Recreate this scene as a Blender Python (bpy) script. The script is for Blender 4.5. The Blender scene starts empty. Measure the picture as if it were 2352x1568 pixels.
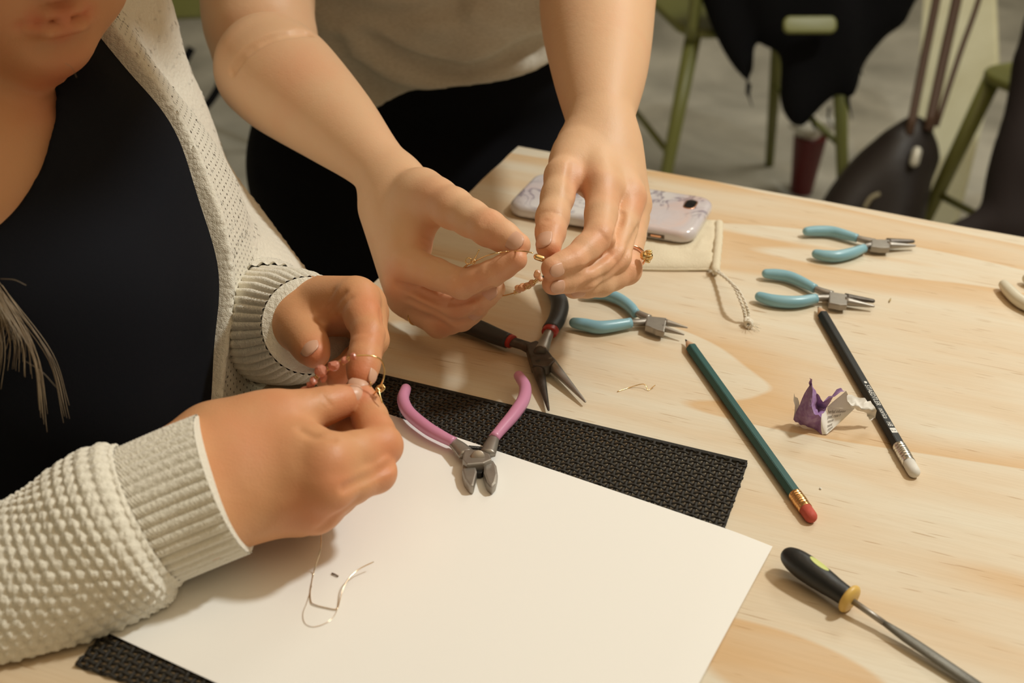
import bpy, bmesh, math, random
import numpy as np
from mathutils import Vector, Matrix
random.seed(7); np.random.seed(7)

# ------------------------------------------------------------------ camera, light, exposure
F_PX, PITCH, ROLL, CAM_H = 2866.4, 0.537387, 0.042135, 403.37     # mm above the table top
TABLE_Z = 750.0
FW = np.array([0, math.cos(PITCH), -math.sin(PITCH)])
_r0 = np.array([1.0, 0, 0]); _u0 = np.cross(_r0, FW)
RT = math.cos(ROLL)*_r0 + math.sin(ROLL)*_u0
UP = -math.sin(ROLL)*_r0 + math.cos(ROLL)*_u0
CAM = np.array([0, 0, CAM_H])
C = bpy.context.scene.collection
cam_data = bpy.data.cameras.new('camera'); cam = bpy.data.objects.new('camera', cam_data); C.objects.link(cam)
cam_data.sensor_width = 36; cam_data.lens = F_PX/2352*36
cam_data.clip_start = 0.02; cam_data.clip_end = 60
m = Matrix(((RT[0], UP[0], -FW[0], 0), (RT[1], UP[1], -FW[1], 0), (RT[2], UP[2], -FW[2], (CAM_H+TABLE_Z)/1000), (0, 0, 0, 1)))
cam.matrix_world = m
cam_data.dof.use_dof = True; cam_data.dof.focus_distance = 0.70; cam_data.dof.aperture_fstop = 8.5
bpy.context.scene.camera = cam
w = bpy.data.worlds.new('world'); bpy.context.scene.world = w; w.use_nodes = True
w.node_tree.nodes['Background'].inputs[0].default_value = (1.0, 0.9, 0.76, 1)
w.node_tree.nodes['Background'].inputs[1].default_value = 0.35
def area(name, loc, target, size, power, col):
    l = bpy.data.lights.new(name, 'AREA'); l.shape = 'DISK'; l.size = size; l.energy = power; l.color = col
    o = bpy.data.objects.new(name, l); C.objects.link(o); o.location = loc
    o.rotation_euler = (Vector(target)-Vector(loc)).to_track_quat('-Z', 'Y').to_euler()
area('ceiling_lamp', (1.10, 0.86, 2.36), (0, 0.6, 0.75), 0.17, 62, (0.96, 1.0, 0.96))
area('warm_fill', (0.75, 0.45, 2.58), (0.75, 0.45, 0), 3.0, 50, (1.0, 0.73, 0.43))  # added broad warm fill in place of room bounce, not an actual fixture
area('back_fill', (1.3, 2.75, 2.55), (1.3, 2.75, 0), 0.9, 52, (1.0, 0.96, 0.82))  # added unseen light to brighten the floor behind the table
vs = bpy.context.scene.view_settings
vs.view_transform = 'Standard'; vs.look = 'None'; vs.exposure = -1.47; vs.gamma = 1.0; vs.use_curve_mapping = False

# ------------------------------------------------------------------ geometry helpers (millimetres, table top = 0)
def A(*v): return np.array(v, float)
def ray_point(px, py, d): return CAM + d*(FW + RT*(px-1176)/F_PX - UP*(py-784)/F_PX)
def on_plane(px, py, z=0.0):
    v = FW + RT*(px-1176)/F_PX - UP*(py-784)/F_PX
    return CAM + v*((z-CAM_H)/v[2])
def unit(v): v = np.asarray(v, float); return v/(np.linalg.norm(v)+1e-12)
def W(p): return (p[0]/1000, p[1]/1000, (p[2]+TABLE_Z)/1000)

BASE = {}
def link(name, me, mat, parent=None, label=None, cat=None, group=None, kind=None, base=None):
    """mesh given in world metres; origin moved to its base point"""
    n = len(me.vertices)
    if base is None and n and parent is None:
        co = np.empty(n*3, np.float32); me.vertices.foreach_get('co', co); co = co.reshape(-1, 3)
        base = ((co[:, 0].min()+co[:, 0].max())/2, (co[:, 1].min()+co[:, 1].max())/2, co[:, 2].min())
    if parent is not None: base = BASE[parent.name]
    base = tuple(float(x) for x in base)
    me.transform(Matrix.Translation(-Vector(base)))
    me.name = name
    o = bpy.data.objects.new(name, me); C.objects.link(o)
    if mat is not None and not me.materials: me.materials.append(mat)
    if parent is not None: o.parent = parent
    else: o.location = base
    BASE[o.name] = base
    tag(o, label, cat, group, kind)
    return o
def tag(o, label=None, cat=None, group=None, kind=None):
    if label: o['label'] = label
    if cat: o['category'] = cat
    if group: o['group'] = group
    if kind: o['kind'] = kind
def thing(name, base_mm, label, cat, group=None):
    o = bpy.data.objects.new(name, None); C.objects.link(o); o.empty_display_size = 0.02
    o.location = W(base_mm); BASE[o.name] = tuple(W(base_mm)); tag(o, label, cat, group)
    return o
def mesh_from(V, F, smooth=True, uv=None):
    """V (n,3) mm world; F (m,k) array or list of faces"""
    V = np.asarray(V, float)
    me = bpy.data.meshes.new('m')
    co = np.column_stack([V[:, 0]/1000, V[:, 1]/1000, (V[:, 2]+TABLE_Z)/1000]).astype(np.float32)
    if isinstance(F, np.ndarray):
        m_, k = F.shape
        me.vertices.add(len(co)); me.vertices.foreach_set('co', co.ravel())
        me.loops.add(m_*k); me.loops.foreach_set('vertex_index', F.astype(np.int32).ravel())
        me.polygons.add(m_); me.polygons.foreach_set('loop_start', np.arange(0, m_*k, k, dtype=np.int32))
        me.update(calc_edges=True)
    else:
        me.from_pydata(co.tolist(), [], F)
    if smooth: me.polygons.foreach_set('use_smooth', [True]*len(me.polygons))
    if uv is not None:
        l = me.uv_layers.new(name='uv'); idx = np.empty(len(me.loops), np.int32); me.loops.foreach_get('vertex_index', idx)
        l.data.foreach_set('uv', np.asarray(uv, np.float32)[idx].ravel())
    me.validate(); return me

def catmull(P, n):
    P = np.asarray(P, float); Q = np.vstack([2*P[0]-P[1], P, 2*P[-1]-P[-2]]); out = []
    for i in range(len(P)-1):
        p0, p1, p2, p3 = Q[i:i+4]
        for t in np.linspace(0, 1, n, endpoint=False):
            out.append(0.5*((2*p1)+(-p0+p2)*t+(2*p0-5*p1+4*p2-p3)*t*t+(-p0+3*p1-3*p2+p3)*t**3))
    out.append(P[-1]); return np.array(out)

def tube_geo(P, R, seg=16, up=(0, 0, 1), closed=False, cap=True, R2=None, phase=0.0, disp=None):
    """loft along P; R horizontal radii, R2 radii along 'up'. returns V, F(list), uv"""
    P = np.asarray(P, float); n = len(P)
    R = np.broadcast_to(np.asarray(R, float), (n,)); R2 = R if R2 is None else np.broadcast_to(np.asarray(R2, float), (n,))
    T = np.gradient(P, axis=0) if not closed else (np.roll(P, -1, 0)-np.roll(P, 1, 0))
    V = []; UV = []; up = unit(up)
    L = np.concatenate([[0], np.cumsum(np.linalg.norm(np.diff(P, axis=0), axis=1))])
    side = None
    for i in range(n):
        t = unit(T[i])
        if side is None:
            s = np.cross(t, up)
            if np.linalg.norm(s) < 0.05: s = np.cross(t, A(1, 0.3, 0))
            side = unit(s)
        else: side = unit(side - t*np.dot(side, t))
        b = unit(np.cross(side, t))
        a = np.arange(seg)/seg*2*math.pi+phase
        rr = 1.0
        off = np.outer(np.cos(a)*R[i], side)+np.outer(np.sin(a)*R2[i], b)
        if disp is not None:
            dd = disp(L[i], a); nrm = off/(np.linalg.norm(off, axis=1)[:, None]+1e-9); off = off+nrm*dd[:, None]
        V.append(P[i]+off); UV.append(np.column_stack([a/(2*math.pi), np.full(seg, L[i]/10)]))
    V = np.vstack(V); UV = np.vstack(UV); F = []
    m_ = n if closed else n-1
    for i in range(m_):
        j = (i+1) % n
        for k in range(seg):
            k2 = (k+1) % seg
            F.append((i*seg+k, i*seg+k2, j*seg+k2, j*seg+k))
    if cap and not closed:
        F.append(tuple(range(seg))[::-1]); F.append(tuple((n-1)*seg+k for k in range(seg)))
    return V, F, UV
def tube(P, R, **k):
    V, F, UV = tube_geo(P, R, **k); return mesh_from(V, F)
def rounded(P, r0, ends=(1, 1), n=5, r1=None):
    """radii with hemispherical ends added; returns points, radii"""
    P = np.asarray(P, float); r = np.broadcast_to(np.asarray(r0, float), (len(P),)).copy()
    pts = list(P); rad = list(r)
    if ends[0]:
        t = unit(P[0]-P[1]); e = [(P[0]+t*r[0]*math.sin(a), r[0]*math.cos(a)) for a in np.linspace(math.pi/2*0.97, math.pi/2/n, n)]
        pts = [x[0] for x in e]+pts; rad = [x[1] for x in e]+rad
    if ends[1]:
        t = unit(P[-1]-P[-2]); e = [(P[-1]+t*r[-1]*math.sin(a), r[-1]*math.cos(a)) for a in np.linspace(math.pi/2/n, math.pi/2*0.97, n)]
        pts += [x[0] for x in e]; rad += [x[1] for x in e]
    return np.array(pts), np.array(rad)
def merge(parts):
    V = []; F = []; o = 0
    for v, f, *_ in parts:
        V.append(v); F += [tuple(i+o for i in q) for q in f]; o += len(v)
    return np.vstack(V), F
def prism(poly, z0, z1, bevel=0.0, seg=2):
    """poly list of world mm (x,y) ; vertical extrusion"""
    P = [np.asarray(p)[:2] for p in poly]
    ar = sum(P[i][0]*P[(i+1) % len(P)][1]-P[(i+1) % len(P)][0]*P[i][1] for i in range(len(P)))
    if ar < 0: P = P[::-1]
    n = len(P)
    bm = bmesh.new()
    lo = [bm.verts.new(W((p[0], p[1], z0))) for p in P]; hi = [bm.verts.new(W((p[0], p[1], z1))) for p in P]
    bm.faces.new(lo[::-1]); bm.faces.new(hi)
    for i in range(n): bm.faces.new((lo[i], lo[(i+1) % n], hi[(i+1) % n], hi[i]))
    if bevel: bmesh.ops.bevel(bm, geom=bm.edges[:], offset=bevel/1000, segments=seg, affect='EDGES', profile=0.6, clamp_overlap=True)
    bmesh.ops.triangulate(bm, faces=[f for f in bm.faces if len(f.verts) > 4])
    me = bpy.data.meshes.new('p'); bm.to_mesh(me); bm.free(); return me
def poly_px(pts, z): return [on_plane(x, y, z) for x, y in pts]
def box_geo(c, ax, ay, az):
    """box centre c with half-axis vectors"""
    c = np.asarray(c); V = np.array([c+sx*ax+sy*ay+sz*az for sx in (-1, 1) for sy in (-1, 1) for sz in (-1, 1)])
    F = [(0, 1, 3, 2), (4, 6, 7, 5), (0, 4, 5, 1), (2, 3, 7, 6), (0, 2, 6, 4), (1, 5, 7, 3)]
    return V, F
def bevelled(me, w_, seg=2):
    bm = bmesh.new(); bm.from_mesh(me); bmesh.ops.recalc_face_normals(bm, faces=bm.faces)
    bmesh.ops.bevel(bm, geom=bm.edges[:], offset=w_/1000, segments=seg, affect='EDGES', clamp_overlap=True)
    bm.to_mesh(me); bm.free(); return me

# ------------------------------------------------------------------ materials
def mat(name, col, rough=0.5, metal=0.0, bump=None, spec=None, noise=None, **kw):
    """bump=(scale, strength, distance); noise=(scale, second colour, contrast)"""
    M = bpy.data.materials.new(name); M.use_nodes = True; nt = M.node_tree; b = nt.nodes['Principled BSDF']
    b.inputs['Base Color'].default_value = (*col, 1); b.inputs['Roughness'].default_value = rough; b.inputs['Metallic'].default_value = metal
    if spec is not None: b.inputs['Specular IOR Level'].default_value = spec
    for k, v in kw.items(): b.inputs[k.replace('_', ' ')].default_value = v
    tc = nt.nodes.new('ShaderNodeTexCoord')
    if noise:
        n = nt.nodes.new('ShaderNodeTexNoise'); n.inputs['Scale'].default_value = noise[0]; n.inputs['Detail'].default_value = 4
        r = nt.nodes.new('ShaderNodeValToRGB'); c = noise[2]
        r.color_ramp.elements[0].position = 0.5-c; r.color_ramp.elements[1].position = 0.5+c
        r.color_ramp.elements[0].color = (*col, 1); r.color_ramp.elements[1].color = (*noise[1], 1)
        nt.links.new(tc.outputs['Object'], n.inputs['Vector']); nt.links.new(n.outputs[0], r.inputs[0]); nt.links.new(r.outputs[0], b.inputs['Base Color'])
    if bump:
        n = nt.nodes.new('ShaderNodeTexNoise'); n.inputs['Scale'].default_value = bump[0]; n.inputs['Detail'].default_value = 3
        u = nt.nodes.new('ShaderNodeBump'); u.inputs['Strength'].default_value = bump[1]; u.inputs['Distance'].default_value = bump[2]
        nt.links.new(tc.outputs['Object'], n.inputs['Vector']); nt.links.new(n.outputs[0], u.inputs['Height']); nt.links.new(u.outputs[0], b.inputs['Normal'])
    return M
def skin_mat(name, base, red, sss=0.12):
    M = bpy.data.materials.new(name); M.use_nodes = True; nt = M.node_tree; b = nt.nodes['Principled BSDF']; N = nt.nodes.new; L = nt.links.new
    tc = N('ShaderNodeTexCoord')
    at = N('ShaderNodeAttribute'); at.attribute_name = 'flush'
    n1 = N('ShaderNodeTexNoise'); n1.inputs['Scale'].default_value = 45; n1.inputs['Detail'].default_value = 3; L(tc.outputs['Object'], n1.inputs['Vector'])
    ma = N('ShaderNodeMath'); ma.operation = 'MULTIPLY_ADD'; ma.inputs[1].default_value = 0.5; ma.inputs[2].default_value = -0.25; L(n1.outputs[0], ma.inputs[0])
    ad = N('ShaderNodeMath'); ad.operation = 'ADD'; ad.use_clamp = True; L(ma.outputs[0], ad.inputs[0]); L(at.outputs['Fac'], ad.inputs[1])
    mx = N('ShaderNodeMix'); mx.data_type = 'RGBA'; mx.inputs['A'].default_value = (*base, 1); mx.inputs['B'].default_value = (*red, 1)
    L(ad.outputs[0], mx.inputs['Factor']); L(mx.outputs['Result'], b.inputs['Base Color'])
    b.inputs['Roughness'].default_value = 0.48; b.inputs['Specular IOR Level'].default_value = 0.38
    b.inputs['Subsurface Weight'].default_value = sss; b.inputs['Subsurface Radius'].default_value = (1.0, 0.35, 0.18); b.inputs['Subsurface Scale'].default_value = 0.004
    v = N('ShaderNodeTexVoronoi'); v.inputs['Scale'].default_value = 900; L(tc.outputs['Object'], v.inputs['Vector'])
    n2 = N('ShaderNodeTexNoise'); n2.inputs['Scale'].default_value = 220; n2.inputs['Detail'].default_value = 4; L(tc.outputs['Object'], n2.inputs['Vector'])
    s = N('ShaderNodeMath'); s.operation = 'MULTIPLY_ADD'; s.inputs[1].default_value = 0.3; L(v.outputs['Distance'], s.inputs[0]); L(n2.outputs[0], s.inputs[2])
    u = N('ShaderNodeBump'); u.inputs['Strength'].default_value = 0.28; u.inputs['Distance'].default_value = 0.0006; L(s.outputs[0], u.inputs['Height']); L(u.outputs[0], b.inputs['Normal'])
    return M

# ------------------------------------------------------------------ implicit surfaces for bodies and cloth
class Cone:
    """sphere-swept cone (exact)"""
    def __init__(s, a, b, ra, rb):
        s.a = np.asarray(a, np.float32); s.b = np.asarray(b, np.float32); s.ra = ra; s.rb = rb; s.ba = s.b-s.a; s.l = float(np.linalg.norm(s.ba))+1e-6
        s.u = s.ba/s.l; q = max(-.95, min(.95, (ra-rb)/s.l)); s.tan = q/math.sqrt(1-q*q)
    def __call__(s, P):
        pa = P-s.a; x = pa@s.u; rho = np.sqrt(np.maximum(np.einsum('ij,ij->i', pa, pa)-x*x, 0))
        xc = np.clip(x-rho*s.tan, 0, s.l)
        return np.sqrt(rho*rho+(x-xc)**2)-(s.ra+(s.rb-s.ra)*xc/s.l)
class Ell:
    def __init__(s, c, r, axes=None):
        s.c = np.asarray(c, np.float32); s.r = np.asarray(r, np.float32)
        s.M = np.eye(3, dtype=np.float32) if axes is None else np.array([unit(x) for x in axes], np.float32)
    def __call__(s, P):
        q = (P-s.c)@s.M.T
        k0 = np.sqrt(((q/s.r)**2).sum(1)); k1 = np.sqrt(((q/s.r**2)**2).sum(1))+1e-9
        return k0*(k0-1)/k1
def smin(a, b, k):
    if k <= 0: return np.minimum(a, b)
    h = np.maximum(k-np.abs(a-b), 0)/k
    return np.minimum(a, b)-h*h*k*0.25
BIG = 1e3
class Blend:
    """smooth union; children farther than their reach are skipped"""
    def __init__(s, ch, k): s.ch = ch; s.k = k
    def __call__(s, P, cen=None, rad=None):
        d = None
        for c in s.ch:
            if isinstance(c, (Cone, Ell)):
                if cen is not None and float(c(cen[None])[0]) > rad+s.k*2+6: continue
                v = c(P)
            else: v = c(P, cen, rad)
            if v is None: continue
            d = v if d is None else smin(d, v, s.k)
        return d
class Mod:
    """adds grooves (depth>0) or ridges along polylines: list of (points, width, depth)"""
    def __init__(s, ch, lines): s.ch = ch; s.l = [(np.asarray(p, np.float32), w_, d_) for p, w_, d_ in lines]
    def __call__(s, P, cen=None, rad=None):
        d = s.ch(P, cen, rad)
        if d is None: return None
        for pts, w_, dep in s.l:
            for a, b in zip(pts[:-1], pts[1:]): pass
            if cen is not None and min(np.linalg.norm(pts-cen, axis=1)) > rad+3*w_+np.max(np.linalg.norm(np.diff(pts, axis=0), axis=1)): continue
            best = None
            for a, b in zip(pts[:-1], pts[1:]):
                ba = b-a; pa = P-a; t = np.clip(pa@ba/float(ba@ba+1e-6), 0, 1); q = pa-t[:, None]*ba
                v = np.einsum('ij,ij->i', q, q); best = v if best is None else np.minimum(best, v)
            d = d+dep*np.exp(-best/(w_*w_))
        return d
class Fn:
    def __init__(s, f): s.f = f
    def __call__(s, P, cen=None, rad=None): return s.f(P, cen, rad)

def surface(fn, lo, hi, h, B=22, smooth_it=1):
    """sparse surface nets -> V (mm), F quads"""
    lo = np.asarray(lo, float); hi = np.asarray(hi, float)
    nb = np.ceil((hi-lo)/(h*B)).astype(int); Vs = []; Ks = []; Fs = []
    N = np.int64(4096)
    half = 0.5*(B+2)*h*math.sqrt(3)
    g = np.arange(-1, B+2)
    gi, gj, gk = np.meshgrid(g, g, g, indexing='ij'); base = np.stack([gi, gj, gk], -1).reshape(-1, 3)
    n = B+3
    for bi in range(nb[0]):
        for bj in range(nb[1]):
            for bk in range(nb[2]):
                o = np.array([bi, bj, bk])*B; cen = (lo+(o+B/2)*h).astype(np.float32)
                v = fn(cen[None], cen, half)
                if v is None or abs(float(v[0])) > half*1.25+3: continue
                P = (lo+(o+base)*h).astype(np.float32)
                D = fn(P, cen, half)
                if D is None: continue
                D = D.reshape(n, n, n); S = D < 0
                c = S[:-1, :-1, :-1].astype(np.int8)
                tot = sum(S[i:n-1+i, j:n-1+j, k:n-1+k].astype(np.int8) for i in (0, 1) for j in (0, 1) for k in (0, 1))
                act = (tot > 0) & (tot < 8)
                if not act.any(): continue
                ii, jj, kk = np.nonzero(act)
                acc = np.zeros((len(ii), 3)); cnt = np.zeros(len(ii))
                for ax in range(3):
                    o1, o2 = [x for x in range(3) if x != ax]
                    for u in (0, 1):
                        for v_ in (0, 1):
                            s0 = [ii, jj, kk]; s0 = [x.copy() for x in s0]; s0[o1] = s0[o1]+u; s0[o2] = s0[o2]+v_
                            s1 = [x.copy() for x in s0]; s1[ax] = s1[ax]+1
                            a = D[s0[0], s0[1], s0[2]]; b = D[s1[0], s1[1], s1[2]]
                            mk = (a < 0) != (b < 0); t = np.where(mk, a/np.where(mk, a-b, 1), 0)
                            q = np.zeros((len(ii), 3)); q[:, o1] = u; q[:, o2] = v_; q[:, ax] = t
                            acc += q*mk[:, None]; cnt += mk
                pos = np.stack([ii, jj, kk], 1)+acc/cnt[:, None]
                Vs.append(lo+(o-1+pos)*h)
                gidx = np.stack([ii, jj, kk], 1)+(o-1)+2
                Ks.append((gidx[:, 0]*N+gidx[:, 1])*N+gidx[:, 2])
                for ax in range(3):
                    o1, o2 = (ax+1) % 3, (ax+2) % 3
                    sl = [slice(1, B+1)]*3; sb = list(sl); sb[ax] = slice(2, B+2)
                    a = S[tuple(sl)]; b = S[tuple(sb)]
                    e = np.nonzero(a != b)
                    if len(e[0]) == 0: continue
                    flip = a[e]
                    gg = np.stack(e, 1)+1+(o-1)+2
                    def key(d1, d2):
                        q = gg.copy(); q[:, o1] -= d1; q[:, o2] -= d2; return (q[:, 0]*N+q[:, 1])*N+q[:, 2]
                    k00, k10, k11, k01 = key(0, 0), key(1, 0), key(1, 1), key(0, 1)
                    Q = np.stack([k00, k10, k11, k01], 1); Q[~flip] = Q[~flip][:, ::-1]
                    Fs.append(Q)
    V = np.vstack(Vs); K_ = np.concatenate(Ks); F = np.vstack(Fs)
    uk, first = np.unique(K_, return_index=True); V = V[first]
    I = np.clip(np.searchsorted(uk, F), 0, len(uk)-1); F = I[(uk[I] == F).all(1)]
    for _ in range(smooth_it):                       # light Laplacian smoothing
        acc = np.zeros_like(V); cn = np.zeros(len(V))
        for a, b in ((0, 1), (1, 2), (2, 3), (3, 0)):
            np.add.at(acc, F[:, a], V[F[:, b]]); np.add.at(cn, F[:, a], 1)
            np.add.at(acc, F[:, b], V[F[:, a]]); np.add.at(cn, F[:, b], 1)
        V = V*0.5+0.5*acc/np.maximum(cn, 1)[:, None]
    return V, F

def trace(fn, px, py, d0=420.0, d1=1400.0):
    """first surface point met by the line of sight of a photo pixel"""
    v = ray_point(px, py, 1.0)-CAM; ln = np.linalg.norm(v); d = d0
    for _ in range(160):
        p = (CAM+v*d).astype(np.float32); q = fn(p[None])
        s_ = float(q[0])
        if s_ < 0.05: return CAM+v*d
        d += max(s_, 0.1)*0.8/ln
        if d > d1: return None
    return CAM+v*d
def traced(fn, pts):
    o = [trace(fn, x, y) for x, y in pts]; return [p for p in o if p is not None]
def grooves(fn, lst):
    """lst of (pixel polyline, width, depth) laid on the surface of fn"""
    L = []
    for pts, w_, dep in lst:
        q = traced(fn, pts)
        if len(q) > 1: L.append((q, w_, dep))
    return Mod(fn, L)
def chain(pts, slim=0.955):
    """pts: list of (p, r) joints -> cones with slightly slimmer mid-phalanx"""
    out = []
    for i, ((a, ra), (b, rb)) in enumerate(zip(pts[:-1], pts[1:])):
        mid = (a+b)/2; rm = (ra+rb)/2*(slim if i < len(pts)-2 else 0.99)
        out += [Cone(a, mid, ra, rm), Cone(mid, b, rm, rb)]
    return out
SC = 1.0
def J(px, py, d, r): return (ray_point(px, py, d*SC), r*SC)
def limb(pts, n=5):
    """smoothly interpolated tapering limb through joints (p, r)"""
    Q = catmull(np.array([[*p, r] for p, r in pts]), n)
    return Blend([Cone(a[:3], b[:3], a[3], b[3]) for a, b in zip(Q[:-1], Q[1:])], 0.0)
def nail(parent, p_joint, p_tip, r, n, wid=None, ln=None, name='fingernail', mt=None, lift=0.25):
    """curved plate on the dorsal side (n) of the last segment"""
    t = unit(p_tip-p_joint); n = unit(n-t*np.dot(n, t)); s = np.cross(t, n)
    wid = wid or 0.72; ln = ln or r*1.7; V = []; F = []; nu, nv = 12, 11
    c = p_tip+t*(r*0.80)-t*ln
    for k in (0, 1):
        for i in range(nu):
            u = i/(nu-1)
            w_ = wid*math.pow(max(1-abs(2*u-1)**4.0, 0.0), 0.38) if u < 0.5 else wid*math.pow(max(1-abs(2*u-1)**4, 0), 0.45)
            w_ = max(w_, 0.12)
            drop = 0.0
            x = c+t*ln*u
            beyond = max(0.0, np.dot(x-p_tip, t)); rr = math.sqrt(max(r*r-beyond*beyond*0.75, (0.55*r)**2))
            for j in range(nv):
                a = (j/(nv-1)*2-1)*w_
                rad = rr+(lift-0.55*(u < 0.08))-k*0.75
                V.append(x+n*math.cos(a)*rad+s*math.sin(a)*rad)
    o = nu*nv
    for i in range(nu-1):
        for j in range(nv-1):
            a = i*nv+j; F.append((a, a+1, a+nv+1, a+nv)); F.append((o+a, o+a+nv, o+a+nv+1, o+a+1))
    for i in range(nu-1):
        F.append((i*nv, (i+1)*nv, o+(i+1)*nv, o+i*nv)); F.append(((i+1)*nv-1, o+(i+1)*nv-1, o+(i+2)*nv-1, (i+2)*nv-1))
    for j in range(nv-1):
        F.append((j, o+j, o+j+1, j+1)); F.append(((nu-1)*nv+j, (nu-1)*nv+j+1, o+(nu-1)*nv+j+1, o+(nu-1)*nv+j))
    return link(name, mesh_from(np.array(V), F), mt, parent)
def flush_attr(me, V, spots):
    f = np.zeros(len(V), np.float32)
    for p, rad, amt in spots:
        f = np.maximum(f, amt*np.exp(-((V-np.asarray(p))**2).sum(1)/(rad*rad)))
    at = me.attributes.new('flush', 'FLOAT', 'POINT'); at.data.foreach_set('value', f)
# ------------------------------------------------------------------ hands
HQ = 1.0      # voxel size of hands
def hand(wrist, palm, fingers, thumb, kp=9, kf=5.5, kt=8):
    """wrist, palm: lists of Cones; fingers, thumb: joint lists. Returns list of branches (each smooth with the palm)"""
    P = wrist+palm
    out = []
    for f in fingers: out.append(Blend([Blend(P, kp), Blend(chain(f), 2.5)], kf))
    out.append(Blend([Blend(P, kp), Blend(chain(thumb, 0.96), 4)], kt))
    return Blend(out, 0.9)
def ccone(a, b, ra, rb): return Cone(ray_point(a[0], a[1], a[2]*SC), ray_point(b[0], b[1], b[2]*SC), ra*SC, rb*SC)
TOCAM = lambda p: unit(CAM-p)

SC = 0.94
# standing woman's right hand (A)
A_idx = [J(945, 608, 786, 11.2), J(1062, 652, 757, 9.2), J(1130, 628, 744, 8.0), J(1186, 596, 735, 6.6)]
A_mid = [J(930, 655, 804, 11.4), J(1042, 711, 783, 9.0), J(1096, 693, 768, 8.1), J(1136, 664, 757, 6.8)]
A_rin = [J(938, 692, 818, 10.6), J(1008, 744, 800, 8.9), J(1060, 731, 784, 7.9), J(1098, 708, 774, 6.6)]
A_pin = [J(955, 700, 826, 9.5), J(1004, 728, 812, 8.0), J(1040, 715, 800, 7.2), J(1070, 700, 792, 6.2)]
A_thu = [J(968, 440, 805, 15.5), J(1040, 478, 775, 12.6), J(1122, 524, 752, 10.6), J(1190, 563, 738, 7.6)]
A_wr = [ccone((905, 420, 838), (915, 480, 825), 19.5, 17)]
A_palm = [ccone((905, 440, 835), (935, 605, 792, ), 19, 11.5), ccone((895, 470, 838), (922, 650, 798), 18, 11.5), ccone((890, 480, 845), (928, 685, 810), 17, 10.8),
          ccone((895, 490, 850), (950, 705, 828), 15, 9.5), ccone((930, 440, 825), (985, 470, 800), 17, 14), ccone((955, 470, 806), (945, 560, 800), 14, 12)]
handA = hand(A_wr, A_palm, [A_idx, A_mid, A_rin, A_pin], A_thu)
# standing woman's left hand (B)
B_idx = [J(1385, 441, 784, 11.2), J(1376, 545, 754, 9.8), J(1316, 600, 738, 8.4), J(1269, 616, 730, 6.9)]
B_mid = [J(1444, 458, 797, 11.0), J(1414, 589, 764, 9.4), J(1344, 635, 748, 8.2), J(1271, 651, 736, 6.9)]
B_rin = [J(1458, 474, 814, 9.9), J(1440, 620, 778, 9.1), J(1380, 651, 762, 8.0), J(1318, 661, 752, 6.7)]
B_pin = [J(1462, 500, 832, 9.0), J(1446, 590, 798, 8.0), J(1402, 640, 780, 7.2), J(1362, 650, 770, 6.2)]
B_thu = [J(1325, 355, 815, 14.5), J(1292, 405, 788, 11.0), J(1269, 500, 764, 9.8), J(1260, 567, 745, 7.7)]
B_wr = [ccone((1362, 300, 834), (1352, 345, 825), 17, 17), ccone((1402, 300, 836), (1405, 345, 828), 17, 16.5)]
B_palm = [ccone((1352, 335, 828), (1380, 425, 786), 17, 11.6), ccone((1375, 335, 830), (1440, 443, 799), 18, 11.2), ccone((1405, 335, 832), (1455, 462, 815), 16.5, 10),
          ccone((1415, 345, 838), (1455, 475, 824), 15, 10), ccone((1340, 345, 826), (1318, 375, 812), 16, 14), ccone((1330, 370, 812), (1365, 415, 800), 13, 11)]
handB = hand(B_wr, B_palm, [B_idx, B_mid, B_rin, B_pin], B_thu)
# seated woman's right hand (C)
SC = 1.035
C_idx = [J(752, 1062, 553, 12.0), J(876, 1024, 578, 9.8), J(850, 958, 596, 8.4), J(822, 898, 602, 6.8)]
C_mid = [J(755, 1118, 552, 12.2), J(862, 1084, 570, 9.6), J(832, 1015, 598, 8.4), J(786, 968, 612, 7.4)]
C_rin = [J(722, 1162, 558, 12.0), J(812, 1110, 584, 9.3), J(800, 1050, 608, 8.2), J(748, 1000, 618, 7.4)]
C_pin = [J(690, 1168, 572, 11.5), J(755, 1125, 600, 8.6), J(760, 1080, 618, 7.8), J(740, 1050, 622, 6.8)]
C_thu = [J(575, 1000, 575, 16.5), J(650, 962, 578, 12.6), J(745, 932, 588, 8.6), J(806, 914, 596, 6.6)]
C_wr = [ccone((430, 1075, 560), (500, 1040, 570), 20.5, 21), ccone((470, 1190, 548), (548, 1146, 556), 19.5, 19.5)]
C_palm = [ccone((500, 1040, 575), (742, 1058, 556), 20, 12.5), ccone((520, 1080, 566), (748, 1112, 554), 21, 12.5), ccone((545, 1130, 562), (718, 1158, 560), 20, 12.5),
          ccone((560, 1140, 572), (686, 1165, 574), 18, 12), ccone((500, 1030, 575), (600, 985, 577), 19, 16), ccone((600, 1000, 575), (700, 1035, 565), 15, 12),
          ccone((560, 1130, 585), (700, 1080, 600), 16, 13)]
handC = hand(C_wr, C_palm, [C_idx, C_mid, C_rin, C_pin], C_thu)
SC = 1.035
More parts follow.
